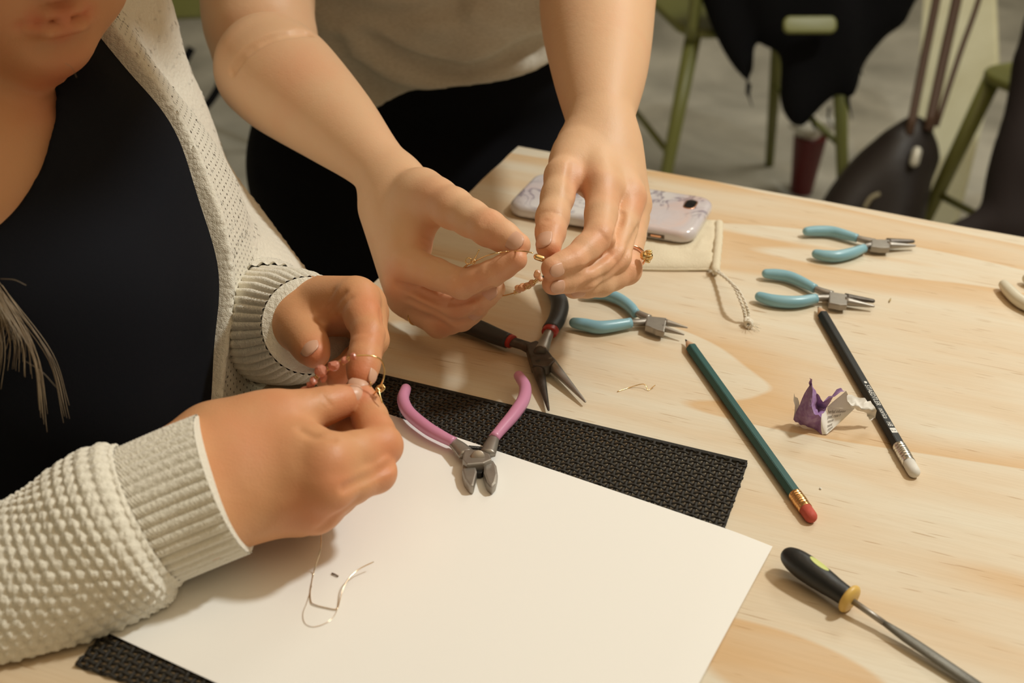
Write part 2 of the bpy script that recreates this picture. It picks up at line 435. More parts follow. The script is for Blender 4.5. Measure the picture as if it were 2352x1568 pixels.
# seated woman's left hand (D)
D_idx = [J(822, 692, 648, 11.4), J(846, 766, 622, 8.2), J(836, 826, 610, 8.1), J(831, 860, 605, 7.2)]
D_mid = [J(838, 702, 664, 11.0), J(856, 780, 652, 8.4), J(818, 842, 648, 7.8), J(778, 866, 646, 6.9)]
D_rin = [J(846, 718, 680, 10.6), J(845, 800, 672, 8.4), J(790, 852, 665, 7.6), J(752, 868, 660, 6.8)]
D_pin = [J(846, 740, 696, 9.6), J(825, 815, 690, 8.0), J(775, 850, 684, 7.2), J(742, 862, 680, 6.4)]
D_thu = [J(662, 715, 680, 16), J(684, 748, 664, 12.8), J(708, 786, 648, 9.6), J(724, 812, 638, 7.6)]
D_wr = [ccone((585, 750, 720), (655, 726, 692), 19, 17), ccone((590, 785, 715), (660, 768, 690), 18, 16.5)]
D_palm = [ccone((655, 708, 690), (815, 688, 652), 17, 12), ccone((660, 725, 695), (832, 700, 666), 18, 11.5), ccone((665, 750, 700), (840, 722, 682), 18, 11),
          ccone((668, 770, 705), (838, 748, 698), 17, 10.5), ccone((655, 720, 690), (672, 740, 676), 17, 15.5), ccone((690, 790, 700), (790, 790, 700), 18, 14)]
handD = hand(D_wr, D_palm, [D_idx, D_mid, D_rin, D_pin], D_thu)

SC = 0.94
# forearms and upper arms of the standing woman
armA = limb([J(925, 470, 832, 17.5), J(905, 425, 838, 19.5), J(850, 362, 852, 21.5), J(765, 280, 885, 31), J(662, 192, 926, 41), J(620, 158, 945, 42)])
upA = limb([J(608, 105, 1000, 43), J(592, -20, 1005, 46), J(620, -420, 1060, 54), J(850, -640, 1150, 70)])
armB = limb([J(1384, 345, 828, 19), J(1378, 280, 840, 22), J(1377, 150, 885, 34.5), J(1372, 10, 938, 43.5), J(1380, -150, 1000, 46), J(1330, -480, 1060, 52), J(1150, -640, 1120, 62)])

handA = grooves(handA, [([(915, 652), (958, 670), (1000, 688), (1045, 696), (1090, 684), (1128, 662)], 1.6, 4.3),
    ([(940, 690), (976, 708), (1018, 728), (1045, 740), (1072, 736), (1100, 716)], 1.6, 4.3),
    ([(1058, 618), (1054, 628), (1050, 640)], 1.2, 1.0), ([(1118, 612), (1113, 625)], 1.2, 0.6),
    ([(972, 556), (990, 566), (1008, 570)], 1.5, 1.6), ([(975, 540), (995, 548), (1010, 552)], 1.6, 0.8), ([(985, 585), (1010, 600)], 1.4, 0.7),
    ([(1106, 512), (1112, 500), (1124, 492)], 1.0, 0.5), ([(1114, 517), (1122, 504), (1134, 497)], 1.0, 0.5), ([(1148, 556), (1150, 545)], 1.2, 0.4)])
handB = grooves(handB, [([(1428, 490), (1422, 515), (1412, 545), (1398, 580), (1365, 603), (1330, 622), (1285, 634)], 1.6, 4.3),
    ([(1468, 520), (1458, 540), (1446, 565), (1428, 605), (1399, 632), (1362, 650), (1330, 664)], 1.6, 4.3),
    ([(1244, 489), (1264, 485), (1284, 493)], 1.0, 0.6), ([(1246, 505), (1264, 509), (1282, 506)], 1.0, 0.5), ([(1245, 498), (1282, 500)], 0.9, 0.3),
    ([(1374, 530), (1384, 540), (1394, 553)], 1.0, 0.6), ([(1404, 590), (1413, 596), (1420, 606)], 1.0, 0.5),
    ([(1316, 380), (1312, 410), (1311, 440)], 3.0, 1.6), ([(1425, 410), (1440, 440)], 4.0, -0.5), ([(1376, 395), (1380, 430)], 4.0, -0.5)])
handC = grooves(handC, [([(792, 1122), (820, 1108), (850, 1095), (880, 1078), (905, 1062)], 2.0, 3.6), ([(742, 910), (750, 920), (760, 930)], 1.0, 0.7),
    ([(735, 922), (745, 935)], 1.0, 0.3), ([(690, 985), (710, 998), (735, 1005), (765, 1006)], 2.0, 1.6), ([(735, 1215), (775, 1182), (820, 1150)], 2.5, 1.2),
    ([(680, 1100), (740, 1092)], 7, -0.8), ([(650, 1160), (710, 1170)], 7, -0.8)])
handD = grooves(handD, [([(790, 672), (770, 700), (748, 722), (736, 736)], 2.0, 1.6), ([(806, 682), (784, 712)], 2.0, 0.9), ([(765, 668), (745, 700)], 2.0, 0.7),
    ([(812, 770), (830, 764), (850, 766)], 1.2, 0.5), ([(700, 790), (712, 783), (724, 786)], 1.0, 0.5), ([(876, 715), (880, 745)], 2, 1.5)])
armA = grooves(Blend([armA, upA], 1.5), [([(535, 160), (560, 125), (590, 102), (637, 82), (670, 77), (706, 75)], 3.0, 9.0)])
SC = 1.0
bodyA = Blend([handA, armA], 7); bodyB = Blend([handB, armB], 7)
bodyC = Blend([handC, limb([J(520, 1100, 584, 24), J(430, 1135, 577, 24), J(300, 1200, 568, 23), J(150, 1300, 560, 22), J(0, 1368, 556, 21)])], 14)
bodyD = Blend([handD, limb([J(640, 748, 728, 20), J(590, 745, 764, 22), J(560, 690, 806, 22), J(515, 600, 842, 20)])], 10)
skin = skin_mat('skin_warm', (0.75, 0.465, 0.275), (0.74, 0.29, 0.15))
skin_s = skin_mat('skin_seated', (0.66, 0.335, 0.165), (0.66, 0.21, 0.10))
nail_m = mat('nail', (0.69, 0.40, 0.275), 0.36, spec=0.4)
# ------------------------------------------------------------------ people
def box_of(fns, pad): 
    P = np.vstack(fns); return P.min(0)-pad, P.max(0)+pad
def jp(*chs): return [np.array([p for p, _ in c]) for c in chs]
def join_surf(lst):
    V = []; F = []; o = 0
    for v, f in lst: V.append(v); F.append(f+o); o += len(v)
    return np.vstack(V), np.vstack(F)
def sp(fn, px, py, rad, amt):
    p = trace(fn, px, py); return (p if p is not None else A(0, 0, -999), rad, amt)
def nail_at(parent, fn, seg, px, py, mt, wid=None, ln=None):
    (a, ra), (b, rb) = seg
    p = trace(fn, px, py)
    t = unit(b-a); q = a+t*np.dot(p-a, t)
    return nail(parent, a, b, rb*1.02, p-q, wid, ln, mt=mt)

# --- standing woman
lo, hi = box_of(jp(A_idx, A_mid, A_rin, A_pin, A_thu)+[A(-420, 600, 30)[None], A(-60, 1160, 440)[None]], 16)
VA, FA = surface(bodyA, lo, hi, HQ*1.1)
lo, hi = box_of(jp(B_idx, B_mid, B_rin, B_pin, B_thu)+[A(-10, 600, 60)[None], A(130, 1120, 440)[None]], 16)
VB, FB = surface(bodyB, lo, hi, HQ*1.1)
tor = Blend([Cone(A(-140, 1185, -20), A(-50, 1185, -20), 85, 85), Cone(A(-130, 1135, 140), A(-55, 1130, 140), 105, 105), Cone(A(-150, 1060, 300), A(-10, 1060, 300), 105, 105),
             Cone(A(-185, 1000, 400), A(85, 1000, 400), 58, 58), Cone(A(-40, 950, 430), A(-5, 760, 475), 52, 46)], 60)
hx, hy, hz = 0, 680, 505
headS = Blend([Ell(A(hx, hy, hz), (76, 96, 108)), Ell(A(hx, hy-42, hz-62), (48, 56, 58)), Cone(A(hx, hy-104, hz-22), A(hx, hy-112, hz-44), 9, 12), Cone(A(hx-76, hy+5, hz-10), A(hx-78, hy+15, hz+8), 9, 12), Cone(A(hx+76, hy+5, hz-10), A(hx+78, hy+15, hz+8), 9, 12),
               Cone(A(hx-16, hy-92, hz-70), A(hx+16, hy-92, hz-70), 9, 9)], 12)
VT, FT = surface(Blend([tor, headS], 20), A(-330, 520, -160), A(240, 1320, 720), 6.0, smooth_it=2)
V, F = join_surf([(VA, FA), (VB, FB), (VT, FT)])
me = mesh_from(V, F)
flush_attr(me, V, [sp(bodyA, 1185, 572, 9, .8), sp(bodyA, 1125, 500, 11, .5), sp(bodyA, 1190, 592, 10, .7), sp(bodyA, 1062, 650, 12, .45), sp(bodyA, 1045, 715, 12, .5), sp(bodyA, 1020, 755, 14, .6),
    sp(bodyA, 990, 440, 18, .35), sp(bodyA, 905, 655, 16, .5), sp(bodyA, 1130, 545, 12, .5), sp(bodyA, 705, 150, 26, .35), sp(bodyA, 985, 560, 12, .5),
    sp(bodyA, 1090, 640, 20, .45), sp(bodyA, 1000, 700, 22, .4), sp(bodyA, 1090, 700, 18, .4), sp(bodyA, 1030, 745, 20, .4), sp(bodyA, 1150, 610, 16, .5), sp(bodyB, 1320, 600, 20, .45), sp(bodyB, 1340, 640, 18, .4), sp(bodyB, 1410, 560, 22, .35), sp(bodyB, 1262, 520, 14, .6), sp(bodyB, 1265, 580, 10, .8), sp(bodyB, 1385, 545, 13, .5), sp(bodyB, 1412, 595, 12, .5), sp(bodyB, 1460, 620, 14, .5), sp(bodyB, 1475, 470, 12, .6),
    sp(bodyB, 1270, 620, 10, .7), sp(bodyB, 1275, 655, 10, .7), sp(bodyB, 1395, 430, 16, .3), sp(bodyB, 1340, 410, 14, .5)])
woman = link('person', me, skin, None, 'standing woman in beige T-shirt and dark jeans leaning over table with an open earring', 'person', base=W((-95, 1170, -750)))
nail_at(woman, bodyA, A_thu[2:], 1178, 550, nail_m, 0.8, 12); nail_at(woman, bodyA, A_mid[2:], 1146, 652, nail_m, ln=10); nail_at(woman, bodyA, A_rin[2:], 1110, 712, nail_m, ln=10)
nail_at(woman, bodyB, B_thu[2:], 1247, 562, nail_m, 0.8, 12); nail_at(woman, bodyB, B_idx[2:], 1266, 624, nail_m, .6, 9); nail_at(woman, bodyB, B_mid[2:], 1264, 660, nail_m, .6, 9)
nail_at(woman, bodyB, B_rin[2:], 1320, 672, nail_m, ln=10)

def cloth_mat(name, col, scale, strength, dist, col2=None):
    M = mat(name, col, 0.92, spec=0.12); nt = M.node_tree; b = nt.nodes['Principled BSDF']; N = nt.nodes.new; L = nt.links.new
    tc = N('ShaderNodeTexCoord'); v = N('ShaderNodeTexNoise'); v.inputs['Scale'].default_value = scale; v.inputs['Detail'].default_value = 5; L(tc.outputs['Object'], v.inputs['Vector'])
    u = N('ShaderNodeBump'); u.inputs['Strength'].default_value = strength; u.inputs['Distance'].default_value = dist; L(v.outputs[0], u.inputs['Height']); L(u.outputs[0], b.inputs['Normal'])
    if col2:
        mp = N('ShaderNodeMapping'); mp.inputs['Scale'].default_value = (1, 1, 5); L(tc.outputs['Object'], mp.inputs[0])
        n = N('ShaderNodeTexNoise'); n.inputs['Scale'].default_value = 260; n.inputs['Detail'].default_value = 4; L(mp.outputs[0], n.inputs['Vector'])
        r = N('ShaderNodeValToRGB'); r.color_ramp.elements[0].position = .4; r.color_ramp.elements[1].position = .62
        r.color_ramp.elements[0].color = (*col, 1); r.color_ramp.elements[1].color = (*col2, 1); L(n.outputs[0], r.inputs[0]); L(r.outputs[0], b.inputs['Base Color'])
    return M
tee_m = cloth_mat('heather_jersey', (0.60, 0.55, 0.46), 900, .3, .0005, (0.52, 0.47, 0.38))
jean_m = cloth_mat('dark_denim', (0.006, 0.006, 0.008), 1200, .3, .0004)
navy_m = cloth_mat('navy_cotton', (0.0075, 0.008, 0.011), 1500, .35, .0004)
torS = Blend([Cone(A(-150, 1165, -10), A(-40, 1165, -10), 124, 124), Cone(A(-140, 1140, 120), A(-45, 1135, 120), 122, 122), Cone(A(-150, 1060, 300), A(-10, 1060, 300), 122, 122),
              Cone(A(-185, 1000, 400), A(65, 1000, 400), 72, 72)], 50)
h1, h2 = ray_point(893, 259, 1060), ray_point(1248, 138, 1075)
hn = unit(np.cross(h2-h1, A(0.0, 1, 0.08))); hn = hn if hn[2] < 0 else -hn
def shirt_f(P, c=None, r=None):
    d = torS(P, c, r)
    if d is None: return None
    if c is not None and len(P) == 1: return d
    d = d+2.5*np.sin(P[:, 0]*0.055+P[:, 2]*0.09)+1.5*np.sin(P[:, 0]*0.11-P[:, 2]*0.05)
    cut = (P-h1.astype(np.float32))@hn.astype(np.float32)+3*np.sin(P[:, 0]*0.05)+5*np.cos((P[:, 0]+50)*0.03)-4
    return np.maximum(d, cut)
shirt_fn = torS
sg = grooves(shirt_fn, [([(775, 100), (804, 138), (859, 182), (942, 214), (1010, 224)], 7.4, 11.4), ([(785, 45), (809, 64), (893, 113), (992, 153), (1066, 160), (1140, 133), (1238, 89)], 8.4, 13.3),
    ([(800, 60), (893, 96), (992, 134), (1066, 140), (1140, 114), (1238, 70)], 8.4, -9.5), ([(740, 5), (790, 18), (868, 40), (942, 37), (1041, 15)], 7.4, 11.4), ([(830, 180), (880, 215), (930, 236)], 6.3, 9.5),
    ([(800, 128), (870, 168), (950, 196), (1050, 205), (1130, 180), (1240, 130)], 8.4, -7.6), ([(1180, 120), (1235, 125)], 5.2, 7.6), ([(1090, 30), (1160, 60), (1235, 50)], 9.5, -7.6)])
_base = torS
torS = sg
VS, FS = surface(Fn(shirt_f), A(-360, 900, -80), A(240, 1330, 500), 3.5, smooth_it=2)
link('t_shirt', mesh_from(VS, FS), tee_m, woman)
jeans = Blend([Cone(A(-165, 1170, -90), A(-25, 1170, -90), 108, 108), Cone(A(-155, 1170, 40), A(-35, 1170, 40), 104, 104), limb([(A(-170, 1165, -120), 92), (A(-172, 1150, -400), 68), (A(-175, 1185, -720), 52)], 3),
               limb([(A(-20, 1165, -120), 92), (A(-15, 1150, -400), 68), (A(-10, 1185, -720), 52)], 3)], 24)
jeans = grooves(jeans, [([(590, 330), (700, 350), (850, 420)], 7, 4), ([(600, 400), (700, 440), (800, 520)], 7, 4), ([(1060, 240), (1070, 300), (1075, 400)], 3, -2), ([(960, 260), (1010, 330), (1150, 300)], 6, 4)])
VJ, FJ = surface(jeans, A(-320, 1000, -760), A(140, 1320, 160), 6, smooth_it=2)
link('jeans', mesh_from(VJ, FJ), jean_m, woman)
for sx in (-175, -10):
    P, R = rounded([A(sx, 1175, -722), A(sx-4, 1090, -725)], 30, n=4); link('shoe', tube(P, R, R2=R*0.9, seg=16), jean_m, woman)
hs = Blend([Ell(A(hx, hy+28, hz+26), (86, 90, 104)), Cone(A(hx, hy+95, hz+10), A(hx-10, hy+120, hz-90), 50, 25)], 30)
VH, FH = surface(hs, A(-130, 530, 380), A(140, 920, 740), 8, smooth_it=2)
link('hair', mesh_from(VH, FH), mat('brown_hair', (0.12, 0.07, 0.04), 0.6), woman)
for sx in (-1, 1):
    P, R_ = rounded([A(hx+sx*31, hy-80, hz-8), A(hx+sx*31, hy-79, hz-8)], 12, n=6); link('eye', tube(P, R_, seg=14), mat('eye_white', (.8, .75, .7), .2), woman)
gold = mat('gold_wire', (0.85, 0.60, 0.28), 0.22, 1.0)
rose = mat('rose_gold', (0.90, 0.48, 0.30), 0.2, 1.0)
def torus_around(a, b, R, r, n=40, name='ring', m_=None, parent=None, label=None, frac=0.5):
    c = a+(b-a)*frac; t = unit(b-a); u = unit(np.cross(t, A(0, 0, 1))); v = np.cross(t, u)
    P = [c+u*math.cos(x)*R+v*math.sin(x)*R for x in np.linspace(0, 2*math.pi, n, endpoint=False)]
    return P, link(name, tube(P, r, seg=10, closed=True, up=t), m_, parent, label)
# rose gold ring with a round textured head on the left ring finger
(pa, ra), (pb, rb) = B_rin[0], B_rin[1]
rc = trace(bodyB, 1470, 572)
P, ro = torus_around(pa, pb, 9.9, 0.72, m_=rose, parent=woman, frac=0.80, label='rose gold ring with round textured head')
head_c = ray_point(1486, 588, 770*.94)
hd = []
for k in range(10):
    a = k/10*2*math.pi; ax = unit(RT*0.9-UP*0.15+FW*0.1); u = unit(np.cross(ax, UP)); v = np.cross(ax, u)
    Pp, R_ = rounded([head_c+(u*math.cos(a)+v*math.sin(a))*2.9-ax*.6, head_c+(u*math.cos(a)+v*math.sin(a))*3.3+ax*1.5], .8, n=3); hd.append(tube_geo(Pp, R_, seg=6, up=UP))
Pp, R_ = rounded([head_c-ax*1.5, head_c+ax*.9], 2.7, n=3); hd.append(tube_geo(Pp, R_, seg=14, up=UP))
Vh, Fh = merge(hd); link('ring_head', mesh_from(Vh, Fh), gold, ro)
torus_around(A_rin[0][0], A_rin[1][0], 9.8, 0.5, name='ring', m_=gold, parent=woman, frac=0.42, label='thin gold ring')

# --- seated woman
F_t, L_t = unit(A(.99, -.14, 0)), unit(A(.14, .99, 0)); Z = A(0, 0, 1)
ax3 = (F_t, L_t, Z)
Rsh, Lsh, nb = A(-345, 470, 120), ray_point(190, 60, 830), A(-318, 650, 150)
torW = Blend([Ell(A(-272, 640, -60), (108, 150, 200), ax3), Ell(A(-292, 636, 85), (98, 130, 112), ax3), Ell(A(-236, 575, 60), (54, 60, 58), ax3), Ell(A(-238, 662, 66), (48, 50, 58), ax3),
              Cone(Lsh, nb, 42, 56), Cone(Rsh, nb, 50, 58)], 45)
Mo = ray_point(138, 40, 602)
Fh_ = unit(A(.72, -.68, -.12)); Uh = unit(Z-Fh_*np.dot(Z, Fh_)); Sh = np.cross(Fh_, Uh)
def H(f, s, u): return Mo+Fh_*f+Sh*s+Uh*u
face = Blend([Ell(H(-88, 0, 70), (96, 74, 100), (Fh_, Sh, Uh)), Ell(H(-42, 0, 12), (42, 46, 50), (Fh_, Sh, Uh)), Cone(H(-15, -9, -19), H(-15, 9, -19), 13, 13), Cone(H(-20, 0, -20), H(-72, 46, -10), 13, 17),
              Cone(H(-20, 0, -20), H(-72, -46, -10), 13, 17), Cone(H(-28, 26, 6), H(-45, 42, 25), 24, 26), Cone(H(-28, -26, 6), H(-45, -42, 25), 24, 26)], 14)
LF = 3.5
lips = Blend([Blend([Cone(H(LF-2, -8, 4.0), H(LF-.5, 0, 3.0), 3.0, 3.8), Cone(H(LF-.5, 0, 3.0), H(LF-2, 8, 4.0), 3.8, 3.0), Cone(H(LF-2, 8, 4.0), H(LF-10, 24, 0), 3.0, 1.8), Cone(H(LF-2, -8, 4.0), H(LF-10, -24, 0), 3.0, 1.8)], 1),
              Blend([Cone(H(LF-1.5, -9, -5), H(LF-1.5, 9, -5), 4.6, 4.6), Cone(H(LF-1.5, 9, -5), H(LF-10, 23, -1.5), 4.4, 1.8), Cone(H(LF-1.5, -9, -5), H(LF-10, -23, -1.5), 4.4, 1.8)], 1)], 0.5)
nose = Blend([Cone(H(8, 0, 24), H(-6, 0, 58), 8.5, 6.5), Cone(H(3, -8, 20), H(3, 8, 20), 6, 6)], 5)
neck = Blend([Cone(nb, H(-88, 0, 0), 50, 46)], 10)
ear = Blend([Cone(H(-92, 76, 40), H(-98, 80, 66), 6, 10), Cone(H(-92, -76, 40), H(-98, -80, 66), 6, 10)], 4)
fc = Blend([Blend([face, lips], 2.5), Blend([face, nose], 6), ear], 2)
fc = Mod(fc, [([H(-7, -28, -1), H(-3, -20, -.9), H(4, -8, -.6), H(5, 0, -1.2), H(4, 8, -.6), H(-3, 20, -.9), H(-7, 28, -1)], 1.6, 1.3), ([H(0, -10, -15), H(0, 10, -15)], 6, 2.2),
              ([H(-2, -32, 60), H(-2, -22, 60)], 13, 7), ([H(-2, 32, 60), H(-2, 22, 60)], 13, 7)])
coreW = Blend([torW, neck, fc], 16)
lo, hi = box_of(jp(C_idx, C_mid, C_rin, C_pin, C_thu)+[ray_point(0, 1368, 580)[None], ray_point(400, 1200, 560)[None]], 34)
VC, FC = surface(bodyC, lo, hi, HQ*1.1)
lo, hi = box_of(jp(D_idx, D_mid, D_rin, D_pin, D_thu)+[ray_point(560, 690, 780)[None]], 34)
VD, FD = surface(bodyD, lo, hi, HQ*1.1)
VW, FW_ = surface(Blend([fc, neck, torW], 16), A(-470, 400, -100), A(-120, 860, 420), 3.0)
V, F = join_surf([(VC, FC), (VD, FD), (VW, FW_)])
me = mesh_from(V, F)
flush_attr(me, V, [sp(bodyC, 765, 1100, 14, .5), sp(bodyC, 733, 1180, 18, .5), sp(bodyC, 900, 1030, 14, .5), sp(bodyC, 890, 1080, 12, .4), sp(bodyC, 800, 930, 12, .5), sp(bodyC, 870, 960, 12, .5), sp(bodyC, 640, 930, 20, .3), sp(bodyC, 830, 900, 8, .9),
    sp(bodyC, 560, 1000, 25, .3), sp(bodyD, 730, 815, 10, .9), sp(bodyD, 830, 850, 12, .8), sp(bodyD, 860, 700, 14, .6), sp(bodyD, 850, 770, 12, .5), sp(bodyD, 770, 860, 16, .8), (H(2, 0, 2), 9, 1), (H(0, 12, 1), 7, 1), (H(-2, -12, 1), 7, 1), (H(-5, 19, 0), 5, 1), (H(1, 0, -6), 8, 1), (H(-4, 0, -38), 20, .7), (H(-20, 35, 10), 25, .4)])
seated = link('person', me, skin_s, None, 'seated woman in navy T-shirt and cream knit cardigan, head bowed, threading beads on a hoop', 'person', base=W((-290, 640, -300)))
nail_at(seated, bodyC, C_thu[2:], 812, 901, nail_m, 0.75, 10.5); nail_at(seated, bodyC, C_idx[2:], 826, 884, nail_m, 0.8, 8)
nail_at(seated, bodyD, D_thu[2:], 711, 800, nail_m, 0.75, 10); nail_at(seated, bodyD, D_idx[2:], 864, 850, nail_m, 0.5, 10)
lipm = mat('lips', (0.50, 0.19, 0.14), 0.4)
for sx in (-1, 1):
    P, R_ = rounded([H(-4, sx*31, 58), H(-3.9, sx*31, 58)], 12, n=6); link('eye', tube(P, R_, seg=16), mat('eye_white', (.8, .75, .7), .2), seated)
    P, R_ = rounded([H(-2, sx*40, 78), H(2, sx*20, 80)], 2.2, n=3); link('eyebrow', tube(P, R_, seg=8), mat('brow', (.2, .13, .08), .8), seated)
# T-shirt with a scooped neck
nc = trace(torW, -78, 318)
neckcut = Ell(nc, (33, 90, 43))
slitc = Cone(nb+A(5, 0, 22), H(-88, 0, 0), 60, 66)
def tee_f(P, c=None, r=None):
    d = torW(P, c, r)
    if d is None: return None
    if c is not None and len(P) == 1: return d
    d = d-6+1.3*np.sin(P[:, 2]*0.07+P[:, 1]*0.03)+0.9*np.sin(P[:, 2]*0.03-P[:, 1]*0.09)
    return np.maximum(d, -np.minimum(neckcut(P), slitc(P)))
VS, FS = surface(Fn(tee_f), A(-470, 400, -330), A(-110, 900, 300), 2.5, smooth_it=5)
link('t_shirt', mesh_from(VS, FS), navy_m, seated)
# cardigan
p1_, p2_ = ray_point(208, 55, 700), ray_point(515, 615, 700)
cn = unit(np.cross(p2_-p1_, F_t)); cn = cn if np.dot(cn, L_t) > 0 else -cn
elbL = J(552, 610, 800, 38)
armL = limb([(Lsh, 42), J(300, 250, 838, 36), J(385, 440, 842, 32), J(505, 580, 842, 29), J(585, 705, 800, 30)])
armR = limb([(Rsh, 56), (A(-420, 400, 60), 50), (A(-400, 350, 45), 44), (ray_point(-220, 1450, 575), 40)])
cardbase = Blend([torW, armL, armR], 25)
knit_rows = lambda P: 0.9*np.sin(P[:, 2]*1.1)*np.sin((P[:, 1]+P[:, 0]*.4)*1.0)
def card_f(P, c=None, r=None):
    d = cardbase(P, c, r)
    if d is None: return None
    if c is not None and len(P) == 1: return d-8
    s1 = (P-p1_.astype(np.float32))@cn.astype(np.float32)
    d = d-12+1.2*np.sin(P[:, 2]*0.06)+knit_rows(P)
    s2 = (P-Rsh.astype(np.float32))@L_t.astype(np.float32)+20
    cut = np.minimum(-s1, np.where(P[:, 0] > -330, np.maximum(s2, (P[:, 0]+400)*.2), 1e3))
    low = -(P[:, 2]+300)
    fold = np.abs(s1-14)
    return np.maximum(np.maximum(d-2.0*np.exp(-(s1/5)**2), cut), -np.minimum(neckcut(P), slitc(P)))
VS, FS = surface(Fn(card_f), A(-520, 250, -330), A(-90, 960, 320), 2.4, smooth_it=1)
def knit_mat(name, col, scale, uvmap=False):
    M = mat(name, col, 0.95, spec=0.1, Sheen_Weight=0.3); nt = M.node_tree; b = nt.nodes['Principled BSDF']; N = nt.nodes.new; L = nt.links.new
    tc = N('ShaderNodeTexCoord'); v = N('ShaderNodeTexVoronoi'); v.inputs['Scale'].default_value = scale; L(tc.outputs['Object'], v.inputs['Vector'])
    n = N('ShaderNodeTexNoise'); n.inputs['Scale'].default_value = scale*4; n.inputs['Detail'].default_value = 3; L(tc.outputs['Object'], n.inputs['Vector'])
    s = N('ShaderNodeMath'); s.operation = 'MULTIPLY_ADD'; s.inputs[1].default_value = -0.9; L(v.outputs['Distance'], s.inputs[0]); L(n.outputs[0], s.inputs[2])
    u = N('ShaderNodeBump'); u.inputs['Strength'].default_value = 0.6; u.inputs['Distance'].default_value = 0.0012; L(s.outputs[0], u.inputs['Height']); L(u.outputs[0], b.inputs['Normal'])
    return M
knit = knit_mat('cream_knit', (0.90, 0.85, 0.73), 420)
def eyelet_knit():
    M = knit_mat('cream_eyelet_knit', (0.90, 0.85, 0.73), 420); nt = M.node_tree; b = nt.nodes['Principled BSDF']; N = nt.nodes.new; L = nt.links.new
    g = N('ShaderNodeNewGeometry')
    ed = unit(p2_-p1_)
    def dotc(v, off, per):
        d = N('ShaderNodeVectorMath'); d.operation = 'DOT_PRODUCT'; d.inputs[1].default_value = tuple(v); L(g.outputs['Position'], d.inputs[0])
        m_ = N('ShaderNodeMath'); m_.operation = 'MULTIPLY_ADD'; m_.inputs[1].default_value = 1000/per; m_.inputs[2].default_value = off/per; L(d.outputs['Value'], m_.inputs[0]); return m_.outputs[0]
    def mm(op, a, b_=None):
        m_ = N('ShaderNodeMath'); m_.operation = op
        for i_, v in enumerate((a, b_)):
            if v is None: continue
            if isinstance(v, (int, float)): m_.inputs[i_].default_value = v
            else: L(v, m_.inputs[i_])
        return m_.outputs[0]
    c0 = -(np.dot(p1_, cn)+TABLE_Z*cn[2]); c1_ = -(np.dot(p1_, ed)+TABLE_Z*ed[2])
    u, v = dotc(cn, c0, 4.6), dotc(ed, c1_, 4.4)
    fu = mm('SUBTRACT', mm('FRACT', u), .5); fv = mm('SUBTRACT', mm('FRACT', mm('ADD', v, mm('MULTIPLY', mm('FLOOR', u), .5))), .5)
    r2 = mm('ADD', mm('MULTIPLY', fu, fu), mm('MULTIPLY', mm('MULTIPLY', fv, fv), 1.0))
    hole = mm('LESS_THAN', r2, .022); zone = mm('MULTIPLY', mm('GREATER_THAN', u, 1.2), mm('LESS_THAN', u, 11.5)); hz_ = mm('MULTIPLY', hole, zone)
    mx = N('ShaderNodeMix'); mx.data_type = 'RGBA'; mx.inputs['A'].default_value = (0.90, 0.85, 0.73, 1); mx.inputs['B'].default_value = (0.14, 0.11, 0.08, 1); L(hz_, mx.inputs['Factor']); L(mx.outputs['Result'], b.inputs['Base Color'])
    return M
card = link('cardigan', mesh_from(VS, FS), eyelet_knit(), seated)

def knit_tube(name, pts, n, seg, disp, parent, thick=3.0, lip=(0, 0), up=(0, 0, 1), zmin=None):
    Q = catmull(np.array([[*p, r] for p, r in pts]), n); P = Q[:, :3]; R = Q[:, 3]
    V, F, UV = tube_geo(P, R, seg=seg, up=up, cap=False, disp=disp)
    if lip[1]:
        t = unit(P[-1]-P[-2]); V2, F2, _ = tube_geo([P[-1]-t*.01, P[-1]+t*.5, P[-1]+t*.2, P[-1]-t*12], [R[-1]+.2, R[-1]-.3, R[-1]-1.2, R[-1]-1.5], seg=seg, up=up, cap=False)
        V, F = merge([(V, F), (V2, F2)])
    if zmin is not None: V[:, 2] = np.maximum(V[:, 2], zmin+.02*np.random.rand(len(V)))
    return link(name, mesh_from(V, F), knit, parent)
rng = np.random.RandomState(3); jit = rng.rand(400, 200)
def bobble(L, a, pa=6.6, pl=5.0, R=40, amp=1.25):
    row = L/pl; ri = int(math.floor(row)); col = a*R/pa+(0.5 if ri % 2 else 0)
    fu = row-math.floor(row); fv = col-np.floor(col)
    b = np.clip(1-((fu-.5)**2+(fv-.5)**2)*4.6, 0, 1)
    j = jit[ri % 400, (np.floor(col).astype(int)) % 200]
    holes = np.exp(-(((fv-.0)**2)+((fu-.05)**2))*90)+np.exp(-(((fv-1.0)**2)+((fu-.05)**2))*90)
    return amp*b**0.7*(0.75+.5*j)+.35*np.sin(col*40+row*9)*b-1.0*holes
def nubs(L, a, R=38): return 1.0*np.sin(L*1.05)*np.sin(a*R*.9+math.sin(L)*2)+.5*np.sin(L*2.3+a*31)
def ribs(L, a, n=40): return 1.5*np.abs(np.sin(a*n/2))**.8-.5+.15*np.sin(L*4+a*60)
S_ = 1.035
def JS(x, y, d, r): return (ray_point(x, y, d), r)
knit_tube('sleeve', [JS(-330, 1490, 560, 40), JS(-150, 1430, 562, 39), JS(0, 1372, 564, 38.5), JS(150, 1298, 566, 38.5), JS(250, 1232, 568, 40), JS(305, 1198, 569, 39), JS(345, 1178, 570, 33.5)], 40, 300, lambda L, a: bobble(L, a, R=42), card, zmin=3.2)
knit_tube('cuff', [JS(322, 1190, 570, 33), JS(360, 1174, 571, 33.2), JS(440, 1140, 573, 33.4), JS(515, 1110, 574, 33.4)], 30, 368, ribs, card, lip=(0, 1), zmin=3.2)
tD = A(*(ray_point(690, 752, 668)-ray_point(590, 742, 740)))
k_ = 1.035
